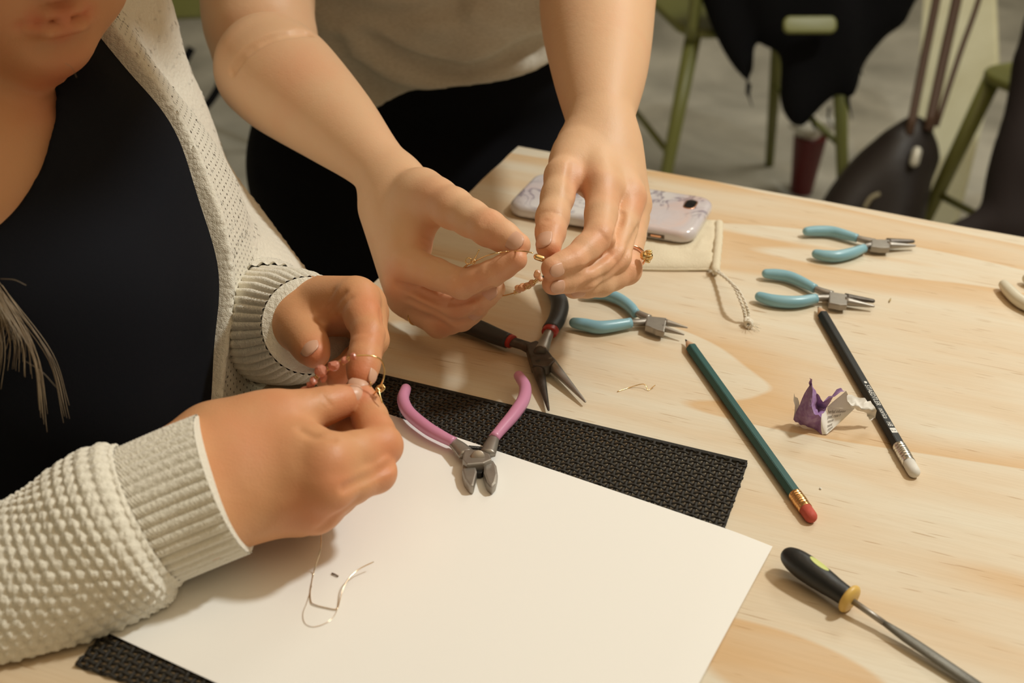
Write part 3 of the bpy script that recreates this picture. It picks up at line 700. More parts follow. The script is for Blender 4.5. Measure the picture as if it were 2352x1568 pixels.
knit_tube('sleeve', [JS(540, 600, 812*k_, 33), JS(556, 660, 790*k_, 36), JS(582, 722, 758*k_, 38), JS(600, 738, 738*k_, 38.5), JS(618, 744, 722*k_, 36.5)], 22, 230, nubs, card)
knit_tube('cuff', [JS(606, 742, 733*k_, 35.0), JS(640, 748, 708*k_, 34), JS(680, 749, 690*k_, 32.3), JS(711, 747, 666*k_, 26.5)], 24, 320, ribs, card, lip=(0, 1))
# hair: crown and falling strands
hr = Blend([Ell(H(-108, 0, 95), (98, 86, 100), (Fh_, Sh, Uh)), Cone(H(-120, 60, 60), H(-130, 72, -60), 26, 22)], 20)
VH, FH = surface(Fn(lambda P, c=None, r=None: np.maximum(hr(P), -(face(P)+6.0)) if len(P) > 1 else hr(P)), A(-560, 420, 100), A(-120, 800, 520), 5, smooth_it=2)
hair_m = mat('blonde_hair', (0.36, 0.27, 0.17), 0.45, noise=(60, (0.20, 0.14, 0.085), 0.15))
hair = link('hair', mesh_from(VH, FH), hair_m, seated)
hs_ = []
rg = random.Random(5)
for k in range(70):
    t = k/70; ex, ey = (rg.choice([(28, 800), (60, 870), (100, 905), (150, 940), (98, 960), (10, 760), (40, 830), (-20, 900)]))
    ex += rg.gauss(0, 9); ey += rg.gauss(0, 18)
    d = 585+rg.gauss(0, 3)
    P = catmull([ray_point(-150+rg.gauss(0, 20), 480, d+14), ray_point(-50+rg.gauss(0, 14), 600+rg.gauss(0, 8), d+5), ray_point(-5+(ex-40)*.25+rg.gauss(0, 6), 690, d), ray_point((ex*.7+10), 780+(ey-850)*.4, d-1), ray_point(ex, ey, d)], 6)
    hs_.append(tube_geo(P, np.linspace(.32, .12, len(P)), seg=4))
for a, b in (((150, 145), (176, 178)), ((0, 640), (60, 655)), ((60, 830), (130, 890))):
    hs_.append(tube_geo(catmull([ray_point(*a, 560), ray_point((a[0]+b[0])/2+3, (a[1]+b[1])/2-5, 560), ray_point(*b, 562)], 6), .12, seg=4))
Vh, Fh = merge(hs_); tag(link('hair_strands', mesh_from(Vh, Fh), hair_m, seated), kind='stuff')
# ------------------------------------------------------------------ room
def quadbox(x0, x1, y0, y1, z0, z1):
    V, F = box_geo(A((x0+x1)/2, (y0+y1)/2, (z0+z1)/2), A((x1-x0)/2, 0, 0), A(0, (y1-y0)/2, 0), A(0, 0, (z1-z0)/2)); return mesh_from(V, F, False)
floor_m = mat('polished_concrete', (0.30, 0.29, 0.255), 0.45); nt = floor_m.node_tree; b = nt.nodes['Principled BSDF']
tc = nt.nodes.new('ShaderNodeTexCoord'); n1 = nt.nodes.new('ShaderNodeTexNoise'); n1.inputs['Scale'].default_value = 2.4; n1.inputs['Detail'].default_value = 8; n1.inputs['Distortion'].default_value = .5; n1.inputs['Roughness'].default_value = .62
r = nt.nodes.new('ShaderNodeValToRGB'); r.color_ramp.elements[0].position = .36; r.color_ramp.elements[1].position = .62
r.color_ramp.elements[0].color = (0.33, 0.31, 0.26, 1); r.color_ramp.elements[1].color = (0.66, 0.62, 0.53, 1)
nt.links.new(tc.outputs['Object'], n1.inputs['Vector']); nt.links.new(n1.outputs[0], r.inputs[0]); nt.links.new(r.outputs[0], b.inputs['Base Color'])
link('floor', quadbox(-2300, 3200, -1600, 4900, -800, -750), floor_m, kind='structure')
wall_m = mat('painted_wall', (0.52, 0.50, 0.42), 0.8, bump=(60, .1, .002))
for nm, q in (('wall_left', (-2350, -2300, -1600, 4900, -750, 1850)), ('wall_right', (3200, 3250, -1600, 4900, -750, 1850)), ('wall_back', (-2300, 3200, 4900, 4950, -750, 1850)), ('wall_front', (-2300, 3200, -1650, -1600, -750, 1850)), ('ceiling', (-2300, 3200, -1600, 4900, 1850, 1900))):
    link(nm, quadbox(*q), mat('ceiling_paint', (.75, .73, .68), .9) if nm == 'ceiling' else wall_m, kind='structure')
# ------------------------------------------------------------------ table
G_ang = math.atan2(863.2-1004.2, 385.3+1.8)        # grain runs with the long edge
def wood_material():
    M = bpy.data.materials.new('pine_plywood'); M.use_nodes = True; nt = M.node_tree; b = nt.nodes['Principled BSDF']; N = nt.nodes.new; L = nt.links.new
    tc = N('ShaderNodeTexCoord'); mp = N('ShaderNodeMapping'); mp.inputs['Rotation'].default_value = (0, 0, -G_ang-0.03); L(tc.outputs['Object'], mp.inputs[0])
    def noise(scale, vec_scale, detail=3, dist=0, rough=.5, off=(0, 0, 0)):
        m2 = N('ShaderNodeMapping'); m2.inputs['Scale'].default_value = vec_scale; m2.inputs['Location'].default_value = off; L(mp.outputs[0], m2.inputs[0])
        n = N('ShaderNodeTexNoise'); n.inputs['Scale'].default_value = scale; n.inputs['Detail'].default_value = detail; n.inputs['Distortion'].default_value = dist; n.inputs['Roughness'].default_value = rough
        L(m2.outputs[0], n.inputs['Vector']); return n.outputs[0]
    def ramp(x, stops):
        r = N('ShaderNodeValToRGB'); e = r.color_ramp.elements
        while len(e) < len(stops): e.new(.5)
        for q, (p, c) in zip(e, stops): q.position = p; q.color = (*c, 1) if len(c) == 3 else c
        L(x, r.inputs[0]); return r.outputs[0]
    def math_(op, a, b_=None, clamp=False):
        m_ = N('ShaderNodeMath'); m_.operation = op; m_.use_clamp = clamp
        for i, v in enumerate((a, b_)):
            if v is None: continue
            if isinstance(v, (int, float)): m_.inputs[i].default_value = v
            else: L(v, m_.inputs[i])
        return m_.outputs[0]
    big = noise(1.0, (1.5, 7.0, 1), 2.0, .9, .4)                    # broad cathedral patches
    bands = math_('FRACT', math_('MULTIPLY', big, 4.0))
    bandc = ramp(bands, [(0.0, (0, 0, 0)), (0.035, (.95, .95, .95)), (0.30, (.6, .6, .6)), (0.62, (.12, .12, .12)), (1, (0, 0, 0))])
    soft = noise(1.0, (7, 42, 1), 3, .4, .5, (3, 1, 0))
    fac = math_('ADD', math_('MULTIPLY', bandc, 0.80), math_('MULTIPLY', math_('SUBTRACT', soft, .36), 1.1), True)
    mx = N('ShaderNodeMix'); mx.data_type = 'RGBA'; mx.inputs['A'].default_value = (0.73, 0.655, 0.52, 1); mx.inputs['B'].default_value = (0.66, 0.44, 0.235, 1); L(fac, mx.inputs['Factor'])
    fine = ramp(noise(1.0, (30, 900, 1), 3, 0, .6), [(.40, (.88, .84, .78)), (.58, (1, 1, 1))])
    m2 = N('ShaderNodeMix'); m2.data_type = 'RGBA'; m2.blend_type = 'MULTIPLY'; m2.inputs['Factor'].default_value = .32; L(mx.outputs['Result'], m2.inputs['A']); L(fine, m2.inputs['B'])
    dash = ramp(noise(1.0, (42, 700, 1), 1, .2, .4, (9, 4, 0)), [(.70, (1, 1, 1)), (.76, (.62, .47, .32))])
    m3 = N('ShaderNodeMix'); m3.data_type = 'RGBA'; m3.blend_type = 'MULTIPLY'; m3.inputs['Factor'].default_value = .7; L(m2.outputs['Result'], m3.inputs['A']); L(dash, m3.inputs['B'])
    L(m3.outputs['Result'], b.inputs['Base Color']); b.inputs['Roughness'].default_value = 0.5; b.inputs['Specular IOR Level'].default_value = .35
    u = N('ShaderNodeBump'); u.inputs['Strength'].default_value = .25; u.inputs['Distance'].default_value = .0004; L(noise(1.0, (30, 600, 1), 3), u.inputs['Height']); L(u.outputs[0], b.inputs['Normal'])
    return M
wood = wood_material()
tc0, tR, tL = on_plane(1190, 335), on_plane(2352, 545), on_plane(862, 640)
ex, ey = unit(tR-tc0), unit(tL-tc0); ey = unit(ey-ex*np.dot(ex, ey))
table = thing('work_table', tc0+ex*600+ey*400+A(0, 0, -750), 'large pale pine plywood work table with a raw front corner', 'table')
# slightly wavy sawn edges
rr = random.Random(2); top = []
for k in range(60): top.append(tc0+ex*(1300*k/60)+ey*(rr.uniform(-.8, .8) if k else 0))
top += [tc0+ex*1300+ey*t for t in (0, 830)]+[tc0+ey*830]
for k in range(40, 0, -1): top.append(tc0+ey*(830*k/41)+ex*rr.uniform(-.5, .5))
link('tabletop', prism(top, -18, 0, .5, 1), wood, table)
plyedge = mat('ply_edge', (0.55, 0.40, 0.24), .7)
for u, v in ((90, 90), (1210, 90), (90, 740), (1210, 740)):
    c = tc0+ex*u+ey*v; V, F = box_geo(c+A(0, 0, -384), ex*35, ey*35, A(0, 0, 366)); link('leg', bevelled(mesh_from(V, F, False), 3), plyedge, table)
for v in (90, 740):
    c = tc0+ex*650+ey*v; V, F = box_geo(c+A(0, 0, -58), ex*525, ey*12, A(0, 0, 40)); link('apron', bevelled(mesh_from(V, F, False), 2), plyedge, table)

# ------------------------------------------------------------------ woven place mat
mat_c = on_plane(1713, 1068); mx_ = unit(on_plane(870, 868)-mat_c); my_ = unit(A(-mx_[1], mx_[0], 0)); 
if np.dot(my_, on_plane(1670, 1210)-mat_c) < 0: my_ = -my_
mat_m = mat('black_vinyl_weave', (0.030, 0.026, 0.021), 0.62, spec=.25)
pm = thing('place_mat', mat_c+mx_*120+my_*130+A(0, 0, 0), 'black open-weave vinyl place mat lying under the white paper', 'mat')
LX, LY, px_, py_ = 241.0, 262.0, 4.3, 3.3
wv = []; rr = random.Random(4)
nx, ny = int(LX/px_), int(LY/py_)
def strand(P, wd, th): return tube_geo(P, wd, R2=th, seg=5, cap=True)
for i in range(nx+1):
    x = i*px_; e0 = rr.uniform(-1.0, 1.0)
    P = [mat_c+mx_*x+my_*(max(0, j*py_/2)-(e0*.4 if j == 0 else 0))+A(0, 0, 1.25+0.75*math.cos(math.pi*(j/2+i))) for j in range(0, 2*ny+1)]
    wv.append(strand(P, 1.0, .5))
for j in range(ny+1):
    y = j*py_; e0 = rr.uniform(0, 1.6)
    P = [mat_c+my_*y+mx_*(i*px_/2-(e0 if i == 0 else 0))+A(0, 0, 1.25-0.75*math.cos(math.pi*(i/2+j))) for i in range(0, 2*nx+1)]
    wv.append(strand(P, 1.05, .5))
V, F = merge(wv); tag(link('weave', mesh_from(V, F), mat_m, pm), kind='stuff')
V, F = merge([tube_geo([mat_c+mx_*(-.3)+my_*(-1.4)+A(0, 0, 1.3), mat_c+mx_*LX+my_*(-1.4)+A(0, 0, 1.3)], .9, seg=6), tube_geo([mat_c+mx_*(-.3)+my_*(-.1)+A(0, 0, 1.5), mat_c+mx_*LX+my_*(-.1)+A(0, 0, 1.5)], .7, seg=6)])
link('selvedge', mesh_from(V, F), mat_m, pm)

# ------------------------------------------------------------------ sheet of paper
paper_m = mat('white_paper', (0.90, 0.875, 0.83), 0.75, spec=.25)
pc = on_plane(1775, 1252, 2.4); pe = unit(on_plane(900, 955, 2.4)-pc); pf = unit(A(-pe[1], pe[0], 0)); 
if np.dot(pf, on_plane(1615, 1568, 2.4)-pc) < 0: pf = -pf
Wd = abs(np.dot(on_plane(265, 1462, 2.4)-pc, pf)); nu, nv = 60, 40; V = []; F = []
for s_ in (0, 1):
    for i in range(nu+1):
        for j in range(nv+1):
            x, y = 279*i/nu, Wd*j/nv
            off = max(0, -(np.dot(pc+pe*x+pf*y-mat_c, mx_)))    # part beyond the mat sinks to the wood
            e_ = min(1.0, off/50); z = 2.95-2.3*e_*e_*(3-2*e_)
            V.append(pc*A(1, 1, 0)+pe*x+pf*y+A(0, 0, z-s_*.12+.05*math.sin(x*.05)*math.sin(y*.04)))
o = (nu+1)*(nv+1)
for i in range(nu):
    for j in range(nv):
        a = i*(nv+1)+j; F.append((a, a+1, a+nv+2, a+nv+1)); F.append((o+a, o+a+nv+1, o+a+nv+2, o+a+1))
link('paper_sheet', mesh_from(np.array(V), F), paper_m, None, 'blank white sheet of paper lying on the black mat in front of the seated woman', 'paper')

# ------------------------------------------------------------------ pliers
steel = mat('dull_steel', (0.42, 0.385, 0.34), 0.42, .7, noise=(90, (.30, .27, .24), .25)); dark_steel = mat('dark_steel', (0.14, 0.12, 0.105), 0.42, .8, noise=(120, (.07, .06, .05), .2))
def T(px, py, z): return on_plane(px, py, z)
def grip(path, r, z, m_, parent, ends=(1, 0), rad=None, lift=0.0, flat=1.0, n=6):
    Q = catmull([T(x, y, z+(lift*(1-k/(len(path)-1)))) for k, (x, y) in enumerate(path)], n)
    k = np.linspace(0, 1, len(Q)); R = r*(rad(k) if rad else np.ones_like(k))
    P, RR = rounded(Q, R, ends, 6); return link('grip', tube(P, RR, seg=18, R2=RR*flat), m_, parent)
def rod(p0, p1, r0, r1, z0, z1, flat=1.0, seg=12, ends=(0, 1)):
    P = np.array([T(*p0, z0), T(*p1, z1)]); L = np.linspace(0, 1, 8)[:, None]; P = P[0]*(1-L)+P[1]*L
    P, R = rounded(P, np.linspace(r0, r1, 8), ends, 4); return tube_geo(P, R, R2=R*flat, seg=seg)
def bar(path, wds, z, th, n=5):
    Q = catmull([T(x, y, z) for x, y in path], n); w2 = np.interp(np.linspace(0, 1, len(Q)), np.linspace(0, 1, len(wds)), wds)
    return tube_geo(Q, w2, R2=np.full(len(Q), th), seg=8, phase=math.pi/8)
blue_m = mat('blue_dip', (0.22, 0.44, 0.53), 0.33, spec=.55, noise=(35, (.27, .49, .57), .25))
black_steel = mat('near_black_steel', (0.03, 0.027, 0.025), 0.5, .6)  # near-black steel of the cutter blade and spring
gr = lambda k: 0.86+0.22*np.sin(np.pi*np.clip(k*1.05, 0, 1))**.8
def blue_pliers(label, up_, lo_, armU, armL, box, jaws, kind, pos):
    t = thing('jewellery_pliers', T(*pos, 0), label, 'pliers', 'small blue-handled pliers')
    grip(up_, 3.7, 5, blue_m, t, rad=gr); grip(lo_, 3.9, 5, blue_m, t, rad=gr)
    for a in (armU, armL): V, F, _ = bar(a, [2.2, 2.6, 2.9], 4.8, 2.4); link('handle_arm', mesh_from(V, F), steel, t)
    link('joint', prism(poly_px(box, 7), 2.6, 7.2, .8), steel, t)
    (u0, u1), (l0, l1) = jaws
    if kind == 'round':
        for a, b_ in jaws: V, F, _ = rod(a, b_, 2.4, .55, 5.0, 4.6); link('jaw', mesh_from(V, F), steel, t)
    else:
        V, F, _ = rod(l0, l1, 3.1, .9, 5.0, 4.0, .95); link('jaw', mesh_from(V, F), steel, t)
        V, F, _ = rod(u0, u1, 2.9, 1.7, 5.0, 4.2, .8); link('jaw', mesh_from(V, F), dark_steel, t)
    return t
blue_pliers('round-nose pliers with blue grips beside the green pencil tip', [(1352, 673), (1372, 674), (1394, 676), (1423, 687), (1447, 704), (1461, 720)], [(1319, 741), (1341, 745), (1372, 751), (1402, 749), (1449, 741)],
    [(1458, 714), (1470, 722), (1492, 731)], [(1446, 741), (1462, 741), (1490, 738)], [(1485, 725), (1532, 730), (1526, 762), (1507, 757), (1500, 752), (1482, 747)], [((1527, 740), (1578, 752)), ((1521, 753), (1570, 768))], 'round', (1420, 735))
blue_pliers('chain-nose pliers with blue grips touching the black pencil tip', [(1760, 628), (1783, 630), (1811, 635), (1839, 646), (1872, 663)], [(1745, 681), (1772, 689), (1805, 693), (1839, 692), (1874, 685)],
    [(1868, 660), (1882, 667), (1912, 676)], [(1870, 685), (1886, 684), (1912, 684)], [(1904, 669), (1946, 676), (1946, 700), (1930, 700), (1904, 695)], [((1940, 681), (2004, 691)), ((1940, 691), (2006, 703))], 'flat', (1840, 675))
blue_pliers('flat-nose pliers with blue grips farthest back near the table edge', [(1853, 531), (1872, 530), (1908, 531), (1938, 538), (1969, 547)], [(1875, 583), (1894, 587), (1922, 588), (1955, 581), (1984, 570)],
    [(1966, 546), (1980, 550), (2010, 556)], [(1980, 572), (1992, 565), (2012, 562)], [(2002, 549), (2044, 550), (2044, 569), (2022, 569), (2000, 566)], [((2038, 554), (2096, 554)), ((2038, 563), (2101, 564))], 'flat', (1940, 560))
# large black pliers with red collars
t = thing('long_nose_pliers', T(1240, 780, 0), 'large long-nose pliers with black grips and red collars under the raised hands', 'pliers')
rub = mat('black_rubber', (0.028, 0.028, 0.028), .5); redm = mat('red_band', (.42, .03, .02), .4)
grip([(1262, 640), (1275, 668), (1286, 700), (1279, 733), (1264, 757)], 5.6, 7, rub, t, rad=lambda k: .95+.1*np.sin(np.pi*k), flat=.8)
grip([(1030, 736), (1066, 744), (1095, 753), (1132, 769), (1168, 783)], 6.2, 7, rub, t, rad=lambda k: .9+.16*np.sin(np.pi*k), flat=.8)
for a, b_ in (((1266, 756), (1261, 764)), ((1165, 780), (1176, 785))):
    V, F, _ = rod(a, b_, 5.2, 5.0, 7, 7, .8, 16, (0, 0)); link('collar', mesh_from(V, F), redm, t)
V, F, _ = bar([(1262, 762), (1254, 780), (1240, 806)], [3.2, 3.6, 6], 7, 3.0); link('handle_arm', mesh_from(V, F), steel, t)
V, F, _ = bar([(1172, 784), (1200, 792), (1236, 806)], [4.2, 4.0, 6], 6, 3.0); link('handle_arm', mesh_from(V, F), dark_steel, t)
link('joint', prism(poly_px([(1208, 790), (1232, 782), (1252, 796), (1276, 828), (1262, 842), (1244, 842), (1222, 838)], 9), 3, 9.5, 1.0), dark_steel, t)
P, R = [T(1240, 808, 8.5), T(1240, 808, 9.8), T(1240, 808, 10.0)], [3.8, 3.8, 3.4]; link('rivet', tube(P, R, seg=18), dark_steel, t)
V, F, _ = rod((1234, 838), (1260, 941), 4.4, .7, 6, 3, .9, 14); link('jaw', mesh_from(V, F), dark_steel, t)
V, F, _ = rod((1262, 832), (1344, 922), 4.2, .7, 6, 3, .9, 14); link('jaw', mesh_from(V, F), steel, t)
# pink side cutters
t = thing('side_cutters', T(1080, 1000, 2.5), 'pink-handled side cutters with open jaws lying across mat and paper', 'pliers')
pink = mat('pink_dip', (0.62, 0.245, 0.40), .3, spec=.6, noise=(30, (.66, .29, .45), .3))
grip([(932, 893), (926, 918), (940, 948), (979, 981), (1013, 1001), (1043, 1016)], 3.5, 9, pink, t, rad=lambda k: .88+.2*np.sin(np.pi*np.clip(k*1.1, 0, 1)), lift=3)
grip([(1192, 863), (1206, 888), (1202, 918), (1180, 952), (1156, 980), (1134, 1006)], 3.5, 9, pink, t, rad=lambda k: .88+.2*np.sin(np.pi*np.clip(k*1.1, 0, 1)), lift=3)
V, F, _ = bar([(1036, 1012), (1054, 1026), (1072, 1044)], [3.0, 4.2, 5.0], 8.5, 2.6); link('handle_arm', mesh_from(V, F), steel, t)
V, F, _ = bar([(1136, 1003), (1128, 1022), (1120, 1042)], [3.0, 4.0, 4.6], 8.5, 2.6); link('handle_arm', mesh_from(V, F), steel, t)
link('joint', prism(poly_px([(1066, 1034), (1082, 1032), (1104, 1034), (1124, 1042), (1130, 1056), (1112, 1064), (1072, 1068), (1062, 1056)], 11), 4, 11.4, .9), steel, t)
P, R = [T(1098, 1049, 10.5), T(1098, 1049, 11.7), T(1098, 1049, 11.9)], [3.7, 3.7, 3.3]; link('rivet', tube(P, R, seg=20), mat('rivet_steel', (.42, .36, .30), .4, .6), t)
for pl in ([(1064, 1062), (1090, 1064), (1096, 1086), (1088, 1119), (1078, 1117), (1066, 1100), (1061, 1082)], [(1112, 1064), (1132, 1058), (1141, 1072), (1144, 1092), (1139, 1112), (1130, 1122), (1118, 1110), (1110, 1088)]):
    link('jaw', prism(poly_px(pl, 8), 3.2, 9, 1.4), steel, t)
link('blade', prism(poly_px([(1070, 1066), (1128, 1062), (1132, 1080), (1116, 1076), (1106, 1086), (1096, 1086), (1090, 1078), (1074, 1078)], 7), 3.6, 7.0, .5), black_steel, t)
sp_ = [T(1076+30*k/60, 1030+3*k/60, 7)+A(0, 0, 1.7*math.sin(k*.9))+my_*1.7*math.cos(k*.9) for k in range(61)]
link('spring', tube(sp_, .32, seg=5), black_steel, t)
# white-handled tool entering at the right edge
t = thing('white_pliers', T(2380, 720, 0), 'white-handled pliers cut off by the right edge of the picture', 'pliers')
wh = mat('white_dip', (.72, .66, .52), .35)
grip([(2306, 654), (2320, 670), (2342, 690), (2376, 708), (2420, 722)], 4.2, 5, wh, t, rad=gr)
grip([(2360, 640), (2390, 655), (2410, 680), (2425, 712)], 4.2, 5, wh, t, rad=gr)
V, F, _ = bar([(2418, 721), (2440, 724), (2470, 735)], [3, 4, 4], 5, 2.5); link('handle_arm', mesh_from(V, F), steel, t)
V, F, _ = rod((2465, 732), (2540, 760), 3.6, 1, 5, 4); link('jaw', mesh_from(V, F), steel, t)

# ------------------------------------------------------------------ pencils
def pencil(name, label, tip, end, length_parts, body_m, ferr_m, era_m, roll_=0.0, group=None):
    """tip, end pixel positions; parts as fractions: lead, cone, body, ferrule, eraser"""
    r = 3.75; z = r*math.cos(math.pi/6)
    a, b_ = T(*tip, z), T(*end, z); Lt = np.linalg.norm(b_-a); ax = unit(b_-a)
    t = thing(name, (a+b_)/2*A(1, 1, 0), label, 'pencil', None)
    f = [0]+list(np.cumsum(length_parts)); q = [a+ax*Lt*x for x in f]
    hexa = dict(seg=6, phase=roll_)
    V, F, _ = tube_geo([q[2]-ax*.2, q[3]], [r, r], **hexa); me = mesh_from(V, F, False); link('barrel', bevelled(me, .25), body_m, t)
    V, F, _ = tube_geo([q[1], q[1]*.5+q[2]*.5, q[2]], [1.0, 2.4, 3.55], seg=18); link('sharpened_wood', mesh_from(V, F), mat('cedar', (.62, .40, .25), .7), t)
    P, R = rounded([q[0]+ax*.4, q[1]], [.35, 1.0], (1, 0), 3); link('lead', tube(P, R, seg=12), mat('graphite', (.05, .05, .05), .4, .2), t)
    n = 44; P = [q[3]*(1-k/n)+q[4]*(k/n) for k in range(n+1)]; R = []
    for k in range(n+1):
        x = k/n; R.append(3.72-(.28 if (.12 < x < .2 or .27 < x < .33 or .62 < x < .68 or .76 < x < .84) else 0)+(.12*math.sin(x*70) if .36 < x < .58 else 0))
    link('ferrule', tube(P, R, seg=24), ferr_m, t)
    P, R = rounded([q[4]-ax*.3, q[5]-ax*2.0], [3.45, 3.4], (0, 1), 5); link('eraser', tube(P, R*1, seg=20), era_m, t)
    return t, a, ax, Lt, q, z
green_m = mat('green_lacquer', (0.028, 0.10, 0.095), .4, spec=.45)
pencil('pencil', 'dark green hexagonal pencil with gold ferrule and red eraser', (1574, 779), (1866, 1191), [.018, .042, .828, .068, .044], green_m, mat('brass_ferrule', (.85, .50, .22), .25, 1), mat('red_eraser', (.55, .09, .06), .7, bump=(300, .4, .001)))
t, a, ax, Lt, q, z = pencil('pencil', 'black pencil with white lettering, silver ferrule and white eraser', (1879, 704), (2102, 1088), [.012, .05, .80, .085, .053], mat('black_lacquer', (0.009, 0.009, 0.009), .42, spec=.4), mat('silver_ferrule', (.72, .70, .66), .28, 1), mat('white_eraser', (.75, .72, .66), .6))
white_print = mat('white_print', (.80, .79, .75), .5)
def text_mesh(s_, size, shear=0.0, sx=1.0):
    c = bpy.data.curves.new('txt', 'FONT'); c.body = s_; c.size = size; c.shear = shear; c.extrude = 0; c.resolution_u = 3; c.offset = .00
    o = bpy.data.objects.new('txt', c); C.objects.link(o); dg = bpy.context.evaluated_depsgraph_get(); me = bpy.data.meshes.new_from_object(o.evaluated_get(dg))
    V = np.array([v.co[:] for v in me.vertices]).reshape(-1, 3); F = [tuple(p.vertices) for p in me.polygons]; V[:, 0] *= sx
    bpy.data.objects.remove(o); bpy.data.curves.remove(c); bpy.data.meshes.remove(me); return V, F
# lettering lies on the upper flat of the barrel, reading from the tip towards the eraser
side = unit(np.cross(A(0, 0, 1), ax)); side = side if side[0] > 0 else -side
nrm = A(0, 0, 1)
def on_barrel(V, s0, flat_n, flat_s): return a+ax*(s0)+np.outer(V[:, 0], ax)+np.outer(V[:, 1], flat_s)+flat_n*(3.75*math.cos(math.pi/6)+.06)
al = 0.0; fn_, fs_ = nrm, side
def put(s_, s0, size, sx=1.0, shear=.25):
    V, F = text_mesh(s_, size, shear, sx); V[:, 1] -= size*.34; V3 = on_barrel(V, s0, fn_, fs_); link('lettering', mesh_from(V3, F, False), white_print, t); return V[:, 0].max() if len(V) else 0
at_ = lambda x, y: float(np.dot(T(x, y, z)-a, ax))
def fit(s_, p, q_, size):
    s0, s1 = at_(*p), at_(*q_); V, F = text_mesh(s_, size, .22); V[:, 0] -= V[:, 0].min(); V[:, 0] *= (s1-s0)/V[:, 0].max(); V[:, 1] -= size*.36
    link('lettering', mesh_from(on_barrel(V, s0, fn_, fs_), F, False), white_print, t)
fit('STAEDTLER', (1994, 894), (2023, 941), 4.1); fit('norica', (2026, 948), (2041, 971), 4.4); fit('HB', (2045, 979), (2053, 989), 4.1)
s0, s1 = at_(2054, 993), at_(2062, 1004)
V = np.array([[0, -1.7, 0], [s1-s0, -1.7, 0], [s1-s0, 1.7, 0], [0, 1.7, 0]]); link('lettering', mesh_from(on_barrel(V, s0, fn_, fs_), [(0, 1, 2, 3)], False), white_print, t)
V, F = text_mesh('2', 3.4, .2); V[:, 1] -= 1.2; V[:, 0] += (s1-s0)*.3; link('lettering', mesh_from(on_barrel(V, s0, fn_, fs_)+A(0, 0, .05), F, False), mat('black_print', (.02, .02, .02), .5), t)
V = np.array([[math.cos(k/8*6.283)*1.3, math.sin(k/8*6.283)*.9, 0] for k in range(8)]); link('lettering', mesh_from(on_barrel(V, at_(1991, 888), fn_, fs_), [tuple(range(8))], False), white_print, t)

# ------------------------------------------------------------------ needle file
t = thing('needle_file', T(1960, 1380, 0), 'needle file with a black and yellow handle at the lower right', 'file')
hm = mat('black_handle', (0.014, 0.014, 0.014), .42, bump=(500, .1, .001)); ym = mat('yellow_collar', (.72, .47, .12), .4)
a, b_ = T(1800, 1268, 10.0), T(1946, 1371, 7.5); ax = unit(b_-a); L_ = np.linalg.norm(b_-a)
prof = [(0.0, 2.6), (.03, 4.0), (.08, 5.2), (.18, 6.4), (.32, 7.0), (.5, 6.9), (.68, 6.3), (.84, 5.6), (1.0, 5.3)]
Q = catmull([[x, r_] for x, r_ in prof], 5)
link('handle', tube([a+ax*L_*x for x in Q[:, 0]], Q[:, 1]*.92, seg=28), hm, t)
sd = unit(np.cross(ax, A(0, 0, 1))); sd = sd if sd[1] > 0 else -sd; nn_ = unit(A(0, 0, 1)*.78+sd*.25-A(0, .35, 0)*0)
V = []; F = []
for k in range(2):
    for i in range(15):
        x = .36+.30*i/14; r0 = float(np.interp(x, Q[:, 0], Q[:, 1]))*.92; hw = .34*math.sqrt(max(0, 1-((i-7)/7)**2))+.001
        for j in range(7):
            an = (j/6*2-1)*hw; nd = unit(A(0, 0, 1)+sd*.25); s2 = unit(np.cross(ax, nd)); V.append(a+ax*L_*x+(nd*math.cos(an)+s2*math.sin(an))*(r0+.18-.6*k))
for i in range(14):
    for j in range(6): q_ = i*7+j; F.append((q_, q_+1, q_+8, q_+7))
link('inlay', mesh_from(np.array(V[:105]), F), mat('lime_inlay', (.62, .66, .22), .45), t)
P, R = rounded([b_-ax*.3, b_+ax*2.6], [6.3, 6.3], (1, 1), 5); 
pts = [b_+ax*x for x in (-.5, -.3, .1, .8, 1.9, 2.8, 3.3, 3.5)]; link('collar', tube(pts, [5.0, 6.0, 6.7, 7.2, 7.2, 6.4, 5.0, 3.4], seg=28), ym, t)
s0 = b_+ax*3.2; s1 = T(2030, 1430, 5.0); s2_ = T(2300, 1612, 2.4)
link('shank', tube([s0, s0*.5+s1*.5, s1], [1.55, 1.5, 1.5], seg=12), steel, t)
V, F, _ = tube_geo([s1-(s1-s0)*.05, s1*.93+s2_*.07, s1*.8+s2_*.2, s1*.6+s2_*.4, s2_], [1.3, 1.9, 2.8, 3.0, 3.0], R2=[1.3, 1.5, 1.6, 1.6, 1.4], seg=10)
link('blade', mesh_from(V, F), mat('file_steel', (.20, .19, .165), .5, .7, bump=(1800, .5, .0006)), t)
